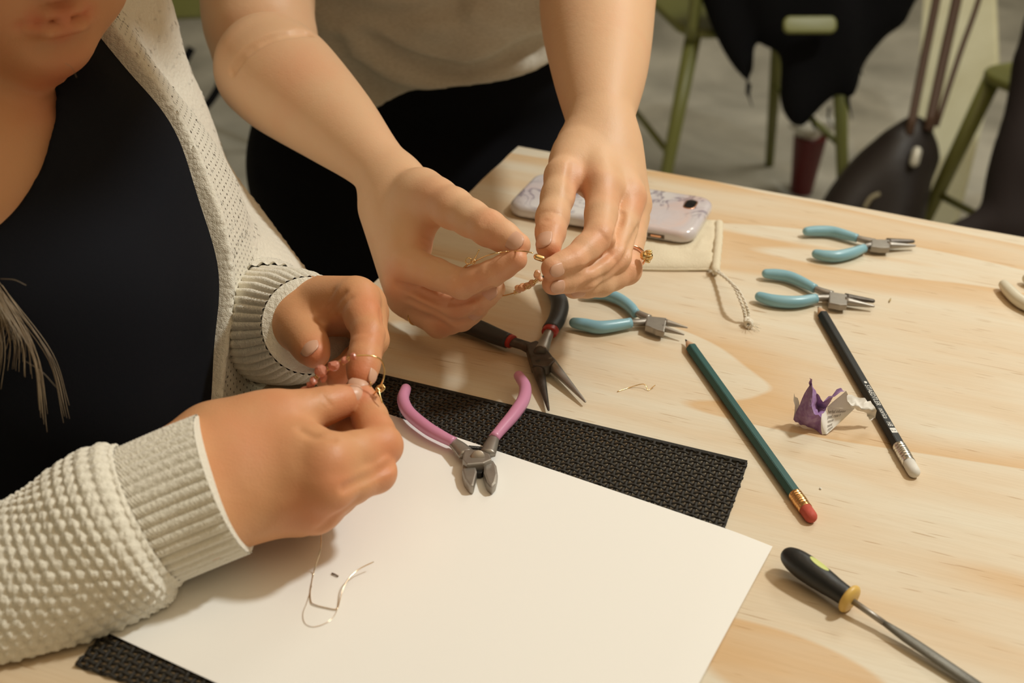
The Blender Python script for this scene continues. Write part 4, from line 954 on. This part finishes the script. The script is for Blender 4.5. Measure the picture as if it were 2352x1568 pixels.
# ------------------------------------------------------------------ phone
def marble_material():
    M = bpy.data.materials.new('marble_case'); M.use_nodes = True; nt = M.node_tree; b = nt.nodes['Principled BSDF']; N = nt.nodes.new; L = nt.links.new
    tc = N('ShaderNodeTexCoord')
    def nz(sc, d, dist, off):
        m_ = N('ShaderNodeMapping'); m_.inputs['Location'].default_value = off; L(tc.outputs['Object'], m_.inputs[0]); n = N('ShaderNodeTexNoise'); n.inputs['Scale'].default_value = sc; n.inputs['Detail'].default_value = d; n.inputs['Distortion'].default_value = dist; L(m_.outputs[0], n.inputs['Vector']); return n.outputs[0]
    def rp(x, st):
        r = N('ShaderNodeValToRGB'); e = r.color_ramp.elements
        while len(e) < len(st): e.new(.5)
        for q, (p, c) in zip(e, st): q.position = p; q.color = (*c, 1)
        L(x, r.inputs[0]); return r.outputs[0]
    base = rp(nz(30, 4, .6, (0, 0, 0)), [(.35, (.78, .76, .74)), (.6, (.66, .60, .62)), (.72, (.72, .58, .55))])
    vein = rp(nz(38, 7, 1.6, (.3, .1, 0)), [(.45, (1, 1, 1)), (.492, (.34, .29, .38)), (.55, (.95, .93, .95))])
    patch = rp(nz(16, 3, .5, (.7, .2, 0)), [(.42, (.06, .06, .06)), (.56, (.9, .9, .9))])
    m_ = N('ShaderNodeMix'); m_.data_type = 'RGBA'; m_.blend_type = 'MULTIPLY'; L(patch, m_.inputs['Factor']); L(base, m_.inputs['A']); L(vein, m_.inputs['B']); L(m_.outputs['Result'], b.inputs['Base Color'])
    b.inputs['Roughness'].default_value = .16; b.inputs['Coat Weight'].default_value = .4; return M
pu = unit(A(122.8+2.7, 814.9-860.3, 0)); pv = A(-pu[1], pu[0], 0); p0 = A(-9, 861.5, 0)
PL, PW, PT = 145, 71, 10.0; tilt = math.radians(2.0)
pn = unit(A(0, 0, 1)*math.cos(tilt)-pu*math.sin(tilt)); pt_ = unit(pu*math.cos(tilt)+A(0, 0, 1)*math.sin(tilt))
def PH(x, y, z): return p0+pt_*x+pv*y+pn*z+A(0, 0, .2)
ph = thing('phone', PH(PL/2, PW/2, 0)*A(1, 1, 0), 'smartphone lying face down in a glossy white and lilac marble case', 'phone')
def rrect(l, w_, r, n=7):
    out = []
    for cx, cy, a0 in ((l-r, w_-r, 0), (r, w_-r, 90), (r, r, 180), (l-r, r, 270)):
        for k in range(n+1): a = math.radians(a0+90*k/n); out.append((cx+r*math.cos(a), cy+r*math.sin(a)))
    return out
def slab(l, w_, r, z0, z1, rb, off=(0, 0), n=7, steps=6, frame=PH):
    """rounded slab with rounded upper and lower rims"""
    rings = []
    prof = [(rb*(1-math.cos(a)), z0+rb*(1-math.sin(a))) for a in np.linspace(math.pi/2, 0, steps)][::1]
    prof = [(rb*(1-math.sin(a)), z0+rb*(1-math.cos(a))) for a in np.linspace(0, math.pi/2, steps)]+[(rb*(1-math.cos(a)), z1-rb*(1-math.sin(a))) for a in np.linspace(0, math.pi/2, steps)]
    V = []; m_ = 4*(n+1)
    for ins, z in prof:
        for x, y in rrect(l-2*ins, w_-2*ins, max(r-ins, .2), n): V.append(frame(off[0]+x+ins, off[1]+y+ins, z))
    F = []
    for i in range(len(prof)-1):
        for k in range(m_): F.append((i*m_+k, i*m_+(k+1) % m_, (i+1)*m_+(k+1) % m_, (i+1)*m_+k))
    F.append(tuple(range(m_))[::-1]); F.append(tuple((len(prof)-1)*m_+k for k in range(m_)))
    return np.array(V), F
V, F = slab(PL, PW, 13, 0, PT, 4.2); link('case', mesh_from(V, F), marble_material(), ph)
cx0, cy0 = PL-19.5, PW-29
V, F = slab(9.5, 17, 4.5, PT-.6, PT+.5, .4, (cx0, cy0)); link('camera_rim', mesh_from(V, F), rose, ph)
V, F = slab(7.5, 15, 3.6, PT-.2, PT+.75, .3, (cx0+1, cy0+1)); link('camera_window', mesh_from(V, F), mat('camera_black', (.01, .01, .012), .08), ph)
for x0, l in ((PL-52, 13), (PL-34, 13)):
    V, F = slab(l, 1.6, .7, 2.4, 5.6, .3, (x0, -.35)); link('button_slot', mesh_from(V, F), mat('slot_brown', (.10, .065, .04), .5), ph)
    V, F = slab(l-5, 1.6, .6, 3.2, 4.8, .3, (x0+2.5, -.55)); link('button', mesh_from(V, F), rose, ph)
# ------------------------------------------------------------------ drawstring pouch
cot = cloth_mat('unbleached_cotton', (0.74, 0.655, 0.49), 700, .6, .0008)
po = thing('drawstring_pouch', T(1560, 590, 0), 'cream cotton drawstring pouch partly under the marble phone', 'pouch')
TL_, TR_, BL_, BR_ = T(1380, 505, 0), T(1651, 512, 0), T(1395, 618, 0), T(1640, 623, 0)
V = []; F = []; nu, nv = 46, 26
for s_ in (1, -1):
    for i in range(nu+1):
        for j in range(nv+1):
            u, v = i/nu, j/nv; p = (TL_*(1-u)+TR_*u)*(1-v)+(BL_*(1-u)+BR_*u)*v
            e = min(1, min(v, 1-v)*9, u*9, (1-u)*14+.45); th = 4.6*e**.5 if s_ > 0 else 0
            under = np.dot(p-PH(0, 0, 0), pv) > -2 and np.dot(p-PH(0, 0, 0), pu) < PL
            zt = .9+th+(.9*math.sin(v*34+u*6)*max(0, u-.82)*5+.6*math.sin(u*9+v*13)+.4*math.sin(u*17-v*9))*e if s_ > 0 else .15
            if s_ > 0:
                x_ = np.dot(p-PH(0, 0, 0), pu); y_ = np.dot(p-PH(0, 0, 0), pv)
                if x_ < PL+2 and y_ > -4: zt = min(zt, max(.6, .2+x_*math.sin(tilt)-.7))
            V.append(p+A(0, 0, zt))
o = (nu+1)*(nv+1)
for i in range(nu):
    for j in range(nv):
        a = i*(nv+1)+j; F.append((a, a+nv+1, a+nv+2, a+1)); F.append((o+a, o+a+1, o+a+nv+2, o+a+nv+1))
for i in range(nu): F.append((i*(nv+1), o+i*(nv+1), o+(i+1)*(nv+1), (i+1)*(nv+1))); F.append((i*(nv+1)+nv, (i+1)*(nv+1)+nv, o+(i+1)*(nv+1)+nv, o+i*(nv+1)+nv))
for j in range(nv): F.append((j, j+1, o+j+1, o+j)); q_ = nu*(nv+1); F.append((q_+j, o+q_+j, o+q_+j+1, q_+j+1))
link('bag_cloth', mesh_from(np.array(V), F), cot, po)
P, R = rounded(catmull([T(1651, 514, 4), T(1650, 550, 4.6), T(1646, 590, 4.4), T(1643, 621, 4)], 8), 3.2, n=4)
R = R*(1+.08*np.sin(np.arange(len(R))*1.9)); link('cord_channel', tube(P, R, seg=16), cot, po)
link('seam', tube(catmull([BL_+A(0, 0, 1.2), (BL_+BR_)/2+A(0, -1.5, 1.3), BR_+A(0, 0, 1.5)], 12), .8, seg=8), cot, po)
cw = mat('cotton_cord', (.80, .74, .62), .9, bump=(900, .6, .0008))
def cord(pts, r=.95):
    Q = catmull(pts, 14); T_ = np.gradient(Q, axis=0); out = []
    for ph_ in (0, math.pi):
        P = []
        for i, p in enumerate(Q):
            t = unit(T_[i]); s_ = unit(np.cross(t, A(0, 0, 1))); u_ = np.cross(s_, t); a = i*.75+ph_; P.append(p+(s_*math.cos(a)+u_*math.sin(a))*r*.55)
        out.append(tube_geo(P, r*.62, seg=7))
    return out
cs = cord([T(1640, 622, 4), T(1660, 634, 8), T(1683, 655, 13), T(1697, 683, 14), T(1708, 712, 9), T(1712, 733, 3)])+cord([T(1645, 618, 4), T(1672, 642, 10), T(1697, 668, 15), T(1713, 700, 12), T(1719, 722, 6), T(1718, 738, 3)])
V, F = merge(cs); link('cord', mesh_from(V, F), cw, po)
kn = []
for k in range(4):
    c = T(1720+4*math.cos(k*1.7), 741+4*math.sin(k*2.1), 3.2); ax_ = unit(A(math.cos(k), math.sin(k*1.3), .5*math.cos(k*2))); u_ = unit(np.cross(ax_, A(.3, .2, 1))); v_ = np.cross(ax_, u_)
    kn.append(tube_geo([c+(u_*math.cos(x)+v_*math.sin(x))*2.0 for x in np.linspace(0, 2*math.pi, 14, endpoint=False)], 1.1, seg=7, closed=True, up=ax_))
rr = random.Random(8)
for k in range(16):
    c = T(1722, 745, 3); d_ = unit(A(rr.uniform(-.2, 1), rr.uniform(-1, .3), rr.uniform(-.1, .3))); kn.append(tube_geo([c, c+d_*3, c+d_*rr.uniform(5, 8)+A(0, 0, -1.0)], .13, seg=4))
for k in range(9):
    c = T(1638, 624, 4); d_ = unit(A(rr.uniform(-1, .6), rr.uniform(-1, .5), rr.uniform(0, .6))); kn.append(tube_geo([c, c+d_*2.5, c+d_*5+A(0, 0, -.8)], .12, seg=4))
V, F = merge(kn); link('knot', mesh_from(V, F), cw, po)
# ------------------------------------------------------------------ crumpled wrapper
wr_pts = {'A': (1860, 867, 34), 'B': (1876, 900, 23), 'C': (1824, 904, 24), 'D': (1838, 927, 14), 'E': (1830, 945, 8), 'F': (1824, 962, 3), 'G': (1842, 977, .6), 'H': (1870, 984, .8), 'I': (1889, 997, .6),
          'J': (1864, 944, 17), 'K': (1877, 936, 7), 'L': (1890, 921, 15), 'M': (1932, 889, 23), 'N': (1942, 897, 22), 'O': (1900, 935, 9), 'A2': (1866, 880, 28), 'A3': (1858, 885, 25), 'B2': (1885, 958, 10),
          'P': (1962, 939, 13), 'Q': (1934, 966, 5), 'R': (1899, 997, .8), 'S': (1946, 903, 21), 'U': (1984, 917, 17), 'V': (1998, 920, 16), 'W': (2015, 944, 11), 'X': (2011, 962, 5), 'Y': (2001, 964, 6), 'Z': (1977, 938, 14), 'a': (1990, 948, 8), 'b': (1948, 925, 17), 'c': (1905, 962, 5)}
wv_ = {k: on_plane(*v) for k, v in wr_pts.items()}
def facets(tris, name, m_, parent, it=2, sm=True, amp=1.0):
    ks = sorted({k for t_ in tris for k in t_}); ix = {k: i for i, k in enumerate(ks)}
    me = mesh_from(np.array([wv_[k] for k in ks]), [tuple(ix[k] for k in t_) for t_ in tris], sm)
    bm = bmesh.new(); bm.from_mesh(me); bmesh.ops.subdivide_edges(bm, edges=bm.edges[:], cuts=3, use_grid_fill=True)
    rq = random.Random(1)
    for v in bm.verts:
        x, y, z = v.co*1000; v.co.z = max(.75025, v.co.z+amp*(.7*math.sin(x*.9+y*.6)+.5*math.sin(x*2.1-y*1.7))/1000); v.co.x += .0004*math.sin(y*1.3); 
    bmesh.ops.triangulate(bm, faces=bm.faces[:]); bm.to_mesh(me); bm.free()
    for p in me.polygons: p.use_smooth = True
    return link(name, me, m_, parent)
wp = thing('crumpled_wrapper', T(1900, 960, 0), 'crumpled purple and white tea bag wrapper between the two pencils', 'wrapper')
purple = mat('purple_print', (.27, .125, .34), .6, noise=(320, (.42, .28, .48), .18)); wpaper = mat('wrapper_white', (.83, .79, .72), .65)
facets([('A', 'A3', 'A2'), ('A3', 'A2', 'J'), ('A2', 'B', 'J'), ('A3', 'D', 'J'), ('D', 'E', 'J'), ('E', 'F', 'G'), ('E', 'G', 'J'), ('J', 'G', 'H'), ('J', 'H', 'B2'), ('H', 'I', 'B2'), ('B', 'K', 'J'), ('K', 'B2', 'J')], 'printed_side', purple, wp)
facets([('B', 'L', 'K'), ('K', 'L', 'O'), ('L', 'M', 'O'), ('L', 'N', 'M'), ('K', 'O', 'B2')], 'printed_side', purple, wp)
facets([('C', 'D', 'E'), ('C', 'E', 'F')], 'torn_flap', wpaper, wp)
facets([('B2', 'O', 'R'), ('B2', 'R', 'I'), ('O', 'N', 'S'), ('O', 'S', 'P')], 'inner_side', wpaper, wp, amp=.25)
V = []; F = []
for i in range(13):
    for j in range(9):
        u, v = i/12, j/8; V.append((wv_['O']*(1-u)+wv_['P']*u)*(1-v)+(wv_['R']*(1-u)+wv_['Q']*u)*v)
for i in range(12):
    for j in range(8): q_ = i*9+j; F.append((q_, q_+9, q_+10, q_+1))
link('inner_side', mesh_from(np.array(V), F), wpaper, wp)
facets([('S', 'U', 'b'), ('U', 'Z', 'b'), ('b', 'Z', 'P'), ('U', 'V', 'Z'), ('V', 'W', 'Z'), ('W', 'a', 'Z'), ('W', 'X', 'a'), ('X', 'Y', 'a'), ('P', 'Z', 'a')], 'inner_side', wpaper, wp)
def quad_text(s_, size, c00, c10, c11, c01, u0, v0, us, nm='print'):
    V, F = text_mesh(s_, size, .2)
    out = []
    for x, y, _ in V:
        u = u0+x*us; v = v0-y*.075; p = (c00*(1-u)+c10*u)*(1-v)+(c01*(1-u)+c11*u)*v; out.append(p)
    out = np.array(out); n_ = unit(np.cross(c10-c00, c01-c00)); n_ = n_ if n_@(CAM-c00) > 0 else -n_
    link(nm, mesh_from(out+n_*.12, F, False), mat('wrapper_ink', (.16, .13, .11), .6), wp)
c00, c10, c01, c11 = wv_['O'], wv_['P'], wv_['R'], wv_['Q']
for s_, sz, v0, u0 in (('herbal infusion', 2.9, .24, .02), ('peel, rose h', 2.9, .44, .02), ('naturals', 2.2, .60, .03), ('ments', 2.6, .78, .02), ('organic', 2.6, .93, .04)):
    quad_text(s_, sz, c00, c10, c11, c01, u0, v0, .042)
# ------------------------------------------------------------------ hoop earrings and wire
def bead_geo(c, r, seed):
    g = np.random.RandomState(seed); bm = bmesh.new(); bmesh.ops.create_icosphere(bm, subdivisions=2, radius=1)
    d = g.normal(size=(6, 3)); d /= np.linalg.norm(d, axis=1)[:, None]; V = np.array([v.co[:] for v in bm.verts]); F = [tuple(v.index for v in f.verts) for f in bm.faces]; bm.free()
    for q in d: 
        ex_ = V@q; V = V-np.outer(np.maximum(ex_-.72, 0), q)
    return c+V*r*g.uniform(.85, 1.12, 3), F
coral = mat('coral_quartz', (.80, .30, .20), .25, spec=.6, Transmission_Weight=.35); peach = mat('peach_quartz', (.85, .42, .20), .3, Transmission_Weight=.35)
def earring(name, label, pts, closed, beads, bm_, wire_r, loops, tails, coils):
    Q = catmull([ray_point(*p) for p in pts], 8); t = thing(name, Q.mean(0), label, 'earring')
    link('hoop', tube(Q, wire_r, seg=8, cap=True), gold, t)
    for k, (x, y, d, r) in enumerate(beads): V, F = bead_geo(ray_point(x, y, d), r, k+3); link('bead', mesh_from(V, F, False), bm_, t)
    g = []
    for (x, y, d, r) in loops:
        c = ray_point(x, y, d); g.append(tube_geo([c+(RT*math.cos(a)+UP*math.sin(a))*r+FW*.3*a for a in np.linspace(0, 2*math.pi, 18)], .38, seg=6, up=FW))
    for tl in tails: g.append(tube_geo(catmull([ray_point(*p) for p in tl], 5), .38, seg=6))
    V, F = merge(g); link('clasp', mesh_from(V, F), gold, t)
    g = []
    for (xa, ya, xb, yb, d, n_) in coils:
        a, b_ = ray_point(xa, ya, d), ray_point(xb, yb, d); ax_ = unit(b_-a); u_ = unit(np.cross(ax_, A(.2, .1, 1))); v_ = np.cross(ax_, u_)
        g.append(tube_geo([a+(b_-a)*k/(n_*10)+(u_*math.cos(k*.628)+v_*math.sin(k*.628))*1.15 for k in range(n_*10+1)], .22, seg=5))
    V, F = merge(g); link('wire_wrap', mesh_from(V, F), gold, t)
    return t
earring('hoop_earring', 'gold hoop earring with coral beads held by the seated woman', [(833, 922, 626), (850, 911, 619), (866, 897, 615), (879, 875, 612), (883, 850, 611), (876, 828, 610), (858, 818, 608), (836, 816, 607), (806, 818, 607), (782, 828, 608), (764, 841, 608), (746, 854, 608), (730, 868, 608), (716, 885, 608), (707, 902, 612), (712, 930, 640), (745, 950, 650), (795, 950, 645), (833, 922, 626)], True,
    [(811, 819, 605, 2.1), (792, 827, 607, 1.9), (766, 839, 606, 3.1), (737, 852, 606, 3.1), (743, 868, 608, 2.3), (720, 874, 606, 2.4), (713, 884, 608, 2.2), (700, 896, 609, 2.6)], coral, .42,
    [(871, 893, 612, 1.6), (876, 889, 613, 1.3)], [[(870, 896, 612), (873, 908, 611), (878, 925, 610)], [(866, 890, 612), (876, 898, 612), (884, 890, 612), (875, 886, 612)], [(843, 882, 622), (852, 878, 620), (849, 892, 620), (841, 896, 622)]],
    [(786, 833, 802, 822, 607, 5), (748, 848, 757, 844, 607, 3), (722, 868, 732, 860, 606, 3), (710, 896, 714, 886, 608, 3)])
earring('hoop_earring', 'gold hoop earring with peach beads held open by the standing woman', [(1224, 581, 678.7), (1204, 577, 680.6), (1170, 577, 689.0), (1141, 581, 684.3), (1118, 587, 688.1), (1096, 597, 695.6), (1078, 605, 703.1), (1064, 616, 712.5), (1052, 640, 737.9), (1075, 668, 752.0), (1105, 680, 747.3), (1132, 681, 723.8), (1155, 679, 709.7), (1176, 674, 700.3), (1201, 665, 693.7), (1222, 653, 690.0), (1236, 641, 688.1)], False,
    [(1190, 664, 694.7, 2.6), (1200, 660, 693.7, 2.6), (1212, 655, 691.8, 2.5), (1222, 650, 690.9, 2.0), (1234, 630, 680.6, 2.5), (1241, 640, 680.6, 1.8)], peach, .36,
    [(1076, 599, 699.4, 1.7), (1086, 600, 697.5, 1.2)], [[(1084, 604, 697.5), (1092, 590, 695.6), (1101, 572, 693.7)], [(1078, 604, 699.4), (1070, 612, 705.0), (1062, 618, 710.6)]],
    [(1180, 672, 1196, 667, 694.7, 6), (1206, 661, 1220, 654, 690.9, 5), (1226, 649, 1238, 640, 687.1, 5)])
c = ray_point(1237, 591, 735*.94); V, F, _ = tube_geo(rounded([c-RT*1.0+UP*.3, c+RT*2.2-UP*.8], 1.8, n=4)[0], rounded([c-RT*1.0, c+RT*2.2], 1.8, n=4)[1], seg=14)
tag(link('gold_bead', mesh_from(V, F), gold), 'tiny gold metal bead pinched under the raised thumb', 'bead')
silverw = mat('champagne_wire', (.72, .58, .40), .2, 1.0)
V, F = merge([tube_geo(catmull([ray_point(738, 1214, 596)]+[T(x, y, z) for x, y, z in ((736, 1262, 14), (721, 1312, 4), (713, 1355, 3.4), (714, 1380, 3.5), (722, 1388, 3.6), (748, 1395, 3.5), (773, 1398, 3.6), (780, 1380, 4), (788, 1352, 5.5), (802, 1327, 7), (826, 1306, 7.5), (858, 1290, 8))], 7), .27, seg=6)])
tag(link('wire_offcut', mesh_from(V, F), silverw), 'long bent fine wire curling on the white paper below the hand', 'wire')
V, F = merge([tube_geo(catmull([T(x, y, 3.3) for x, y in ((716, 1345), (706, 1380), (696, 1408), (700, 1430), (718, 1439), (745, 1432), (766, 1416), (777, 1392), (783, 1368))], 7), .13, seg=6)])
tag(link('fine_wire', mesh_from(V, F), silverw), 'hair-thin loop of wire on the white paper, lowest of the wires', 'wire')
tag(link('wire_clipping', tube([T(762, 1316, 3.5), T(770, 1319, 3.7), T(777, 1323, 3.5)], .4, seg=6), mat('dark_wire', (.22, .15, .10), .4, .6)), 'tiny straight dark wire clipping in the middle of the wire loop', 'wire')
tag(link('wire_scrap', tube(catmull([T(x, y, z) for x, y, z in ((1418, 899, .4), (1448, 889, .5), (1474, 882, 2.5), (1483, 885, 2.2), (1488, 896, .4), (1494, 893, .6), (1505, 884, 2))], 7), .26, seg=6), gold), 'small kinked gold wire scrap lying on the bare wood', 'wire')
tag(link('wood_chip', tube([T(2042, 694, .5), T(2044, 690, .9), T(2046, 685, .6)], [.3, .6, .3], seg=6), mat('chip', (.42, .30, .12), .6)), 'tiny brown chip on the table right of the middle blue pliers', 'debris')
tag(link('glitter_speck', tube(rounded([T(1884, 1121, .5), T(1885, 1122, .5)], .5, n=3)[0], rounded([T(1884, 1121, .5), T(1885, 1122, .5)], .5, n=3)[1], seg=8), white_print), 'tiny white speck on the wood between eraser ends', 'debris')

# ------------------------------------------------------------------ background furniture
olive = mat('olive_metal', (0.20, 0.205, 0.055), .4, spec=.5)
def chair_mesh_set(name, c, yaw, label):
    """steel cafe chair: c = floor point under the seat centre (mm)"""
    cx_, sx_ = math.cos(yaw), math.sin(yaw); e1, e2 = A(cx_, sx_, 0), A(-sx_, cx_, 0)
    def Q(x, y, z): return A(c[0], c[1], -750)+e1*x+e2*y+A(0, 0, z)
    t = thing(name, Q(0, 0, 0), label, 'chair', 'olive green metal chairs')
    V, F = slab(360, 360, 60, 440, 458, 8, (-180, -180), frame=lambda x, y, z: Q(x, y, z)); link('seat', mesh_from(V, F), olive, t)
    for s1 in (-1, 1):
        for s2 in (-1, 1):
            top = Q(s1*150, s2*150, 445); bot = Q(s1*215, s2*215, 0); V, F, _ = tube_geo([top, bot], [17, 11], R2=[17, 11], seg=8); link('leg', mesh_from(V, F), olive, t)
        P = catmull([Q(s1*160, -165, 440), Q(s1*170, -200, 620), Q(s1*160, -225, 800), Q(s1*110, -235, 850), Q(0, -240, 860)], 6); V, F, _ = tube_geo(P, 12, seg=8); link('back_post', mesh_from(V, F), olive, t)
        V, F, _ = tube_geo([Q(s1*185, -190, 210), Q(s1*185, 190, 210)], 7, seg=6); link('stretcher', mesh_from(V, F), olive, t)
    V, F = slab(110, 10, 4, 455, 855, 3, (-55, -212), frame=lambda x, y, z: Q(x, y-(z-455)*.07, z)); link('back_splat', mesh_from(V, F), olive, t)
    return Q
c1 = ray_point(1700, 22, 2560); Q1 = chair_mesh_set('metal_chair', c1, 0.22, 'olive green metal chair behind the table with a black jacket over its back')
c2 = ray_point(2600, 120, 2150); Q2 = chair_mesh_set('metal_chair', c2, 0.5, 'olive green metal chair at the right edge behind the table')
c3 = ray_point(380, -40, 2500); Q3 = chair_mesh_set('metal_chair', c3, 0.35, 'olive green metal chair seen between the two women')
black_cloth = cloth_mat('black_knit', (0.006, 0.006, 0.007), 200, .5, .003)
def cloth_sdf(name, label, cat, cones, k, h, m_, lo_pad=20, waves=6):
    Cn = []
    for ch in cones: Cn.append(limb([J(*q) for q in ch], 4))
    B_ = Blend(Cn, k); P = np.vstack([[ray_point(*q[:3]) for q in ch] for ch in cones]); R = max(q[3] for ch in cones for q in ch)
    f = Fn(lambda X, c=None, r=None: (lambda d: None if d is None else d+(waves*np.sin(X[:, 0]*.05+X[:, 2]*.01)*np.sin(X[:, 1]*.03) if len(X) > 1 else 0))(B_(X, c, r)))
    V, F = surface(f, P.min(0)-R-lo_pad, P.max(0)+R+lo_pad, h, smooth_it=2); o = link(name, mesh_from(V, F), m_); tag(o, label, cat); return o
jk = cloth_sdf('jacket', 'black jacket with ragged fringed hem hanging over a green chair', 'jacket', [[(1640, -120, 2330, 60), (1668, 20, 2340, 42), (1700, 120, 2350, 26), (1723, 205, 2350, 5)],
    [(1750, -120, 2330, 95), (1770, 10, 2340, 62), (1776, 80, 2345, 28)], [(1860, -140, 2330, 110), (1880, 20, 2340, 92), (1875, 130, 2345, 66), (1850, 220, 2345, 42), (1842, 268, 2345, 20)],
    [(2000, -140, 2330, 100), (2000, 0, 2340, 62), (1960, 80, 2345, 48), (1945, 150, 2345, 30), (1952, 205, 2345, 12)], [(2060, -80, 2330, 60), (2050, 30, 2340, 34)]], 18, 9, black_cloth)
fr = []
for x, y, l in ((1723, 205, 40), (1718, 200, 30), (1952, 205, 70), (1946, 215, 40), (1978, 150, 25), (1870, 280, 20), (1905, 258, 30)):
    fr.append(tube_geo([ray_point(x, y-12, 2345), ray_point(x-3, y+l*.4, 2345), ray_point(x+5, y+l, 2345)], [3, 2.2, .8], seg=5))
V, F = merge(fr); BASE[jk.name] = tuple(jk.location); link('fringe', mesh_from(V, F), black_cloth, jk)
V, F = slab(95, 30, 12, 0, 12, 4, frame=lambda x, y, z: ray_point(1800, 75, 2215)+RT*x+UP*y+FW*z); tag(link('chair_crosspiece', mesh_from(V, F), olive, jk), None)  # olive crosspiece of the chair, set in front of the jacket
brown_l = mat('brown_leather', (0.10, 0.052, 0.03), .45); 
bag = cloth_sdf('leather_bag', 'dark brown slouchy leather bag with long handles behind the table', 'bag', [[(2060, 345, 2330, 44), (1990, 425, 2340, 52), (1935, 505, 2350, 50)], [(2090, 340, 2330, 40), (2070, 430, 2340, 56), (2040, 520, 2350, 62)], [(2100, 300, 2330, 24), (2115, 360, 2330, 32)]], 30, 9, mat('dark_leather', (0.020, 0.013, 0.010), .5), waves=3)
BASE[bag.name] = tuple(bag.location)
for a, b_, w_ in (((2088, 310), (2158, -40), 11), ((2132, 300), (2205, -40), 13), ((2150, 290), (2258, -40), 7)):
    P = [ray_point(*a, 2290), ray_point((a[0]+b_[0])/2, (a[1]+b_[1])/2, 2285), ray_point(*b_, 2270), ray_point(b_[0]+40, b_[1]-260, 2240)]
    V, F, _ = tube_geo(catmull(P, 5), w_*.75, R2=w_*.5, seg=8, up=FW); link('handle', mesh_from(V, F), brown_l, bag)
P, R = rounded([ray_point(2106, 348, 2265), ray_point(2100, 372, 2265)], 9, n=3); link('buckle', tube(P, R, seg=10), mat('buckle', (.7, .66, .55), .4, .3), bag)
link('piping', tube(catmull([ray_point(*p) for p in ((1985, 478, 2270), (2000, 455, 2268), (2020, 445, 2268))], 6), 4, seg=6), mat('piping_tan', (.30, .25, .15), .6), bag)
# leaning cream board
b0, b1, b2, b3 = ray_point(2075, 560, 2600), ray_point(2170, 560, 2520), ray_point(2325, 120, 2640), ray_point(2120, -160, 2800)
cream = mat('cream_board', (0.86, 0.83, 0.60), .6, noise=(7, (.74, .70, .47), .12))
pl = [ray_point(2080, 640, 2560), ray_point(2190, 560, 2520), ray_point(2262, 320, 2600), ray_point(2312, 170, 2650), ray_point(2285, -120, 2760), ray_point(2095, -120, 2800), ray_point(2085, 200, 2680)]
nn = unit(np.cross(pl[1]-pl[0], pl[4]-pl[0])); cc = pl[0]
pl = [p-nn*np.dot(p-cc, nn) for p in pl]; V = np.array(pl+[p+nn*18 for p in pl]); n_ = len(pl)
F = [tuple(range(n_)), tuple(range(2*n_-1, n_-1, -1))]+[(i, (i+1) % n_, n_+(i+1) % n_, n_+i) for i in range(n_)]
tag(link('leaning_board', bevelled(mesh_from(V, F, False), 2), cream), 'pale cream board leaning behind the brown bag handles', 'board')
coat = cloth_sdf('dark_coat', 'black coat heaped on the chair at the right edge', 'coat', [[(2375, 150, 2060, 30), (2362, 280, 2060, 40), (2350, 400, 2060, 55), (2330, 520, 2060, 60)], [(2440, 60, 2060, 60), (2440, 400, 2060, 90)], [(2250, 520, 2060, 26), (2170, 560, 2060, 26)]], 25, 9, mat('coat_brown', (0.016, 0.008, 0.007), .8), waves=4)
# cup with a crumpled napkin on the floor
fc0 = on_plane(1840, 441, -750); cup = thing('paper_cup', fc0, 'dark red cup standing on the floor behind the table edge', 'cup')
prf = [(0, 24), (2, 25), (135, 37), (137, 38.5), (139, 37), (136, 35.5), (10, 24), (9, 2)]
link('cup_wall', tube([fc0+A(0, 0, z) for z, _ in prf], [r for _, r in prf], seg=32, up=(1, 0, 0)), mat('red_cup', (0.13, 0.010, 0.010), .4), cup)
npk = fc0+A(0, 0, 160); g = np.random.RandomState(6); bm = bmesh.new(); bmesh.ops.create_icosphere(bm, subdivisions=4, radius=1)
V = np.array([v.co[:] for v in bm.verts]); F = [tuple(v.index for v in f.verts) for f in bm.faces]; bm.free()
for q in g.normal(size=(26, 3)): q = q/np.linalg.norm(q); V = V*(1+.055*np.sin((V@q)*5+q[0]*9))[:, None]
V = V*A(44, 32, 22)+V[:, :1]*A(0, 0, 8)
tag(link('crumpled_napkin', mesh_from(npk+V, F, False), mat('napkin', (.74, .71, .64), .85)), 'crumpled white napkin stuffed in the dark red cup', 'napkin')
# strap loop hanging by the chair on the left
tag(link('bag_strap', tube(catmull([ray_point(*p) for p in ((440, 110, 2300), (415, 160, 2300), (400, 215, 2300), (425, 262, 2300), (470, 245, 2300), (500, 205, 2300), (508, 180, 2300))], 8), [8]*49, R2=5, seg=8, up=FW), black_cloth), 'black bag strap looped over the green chair between the women', 'strap')
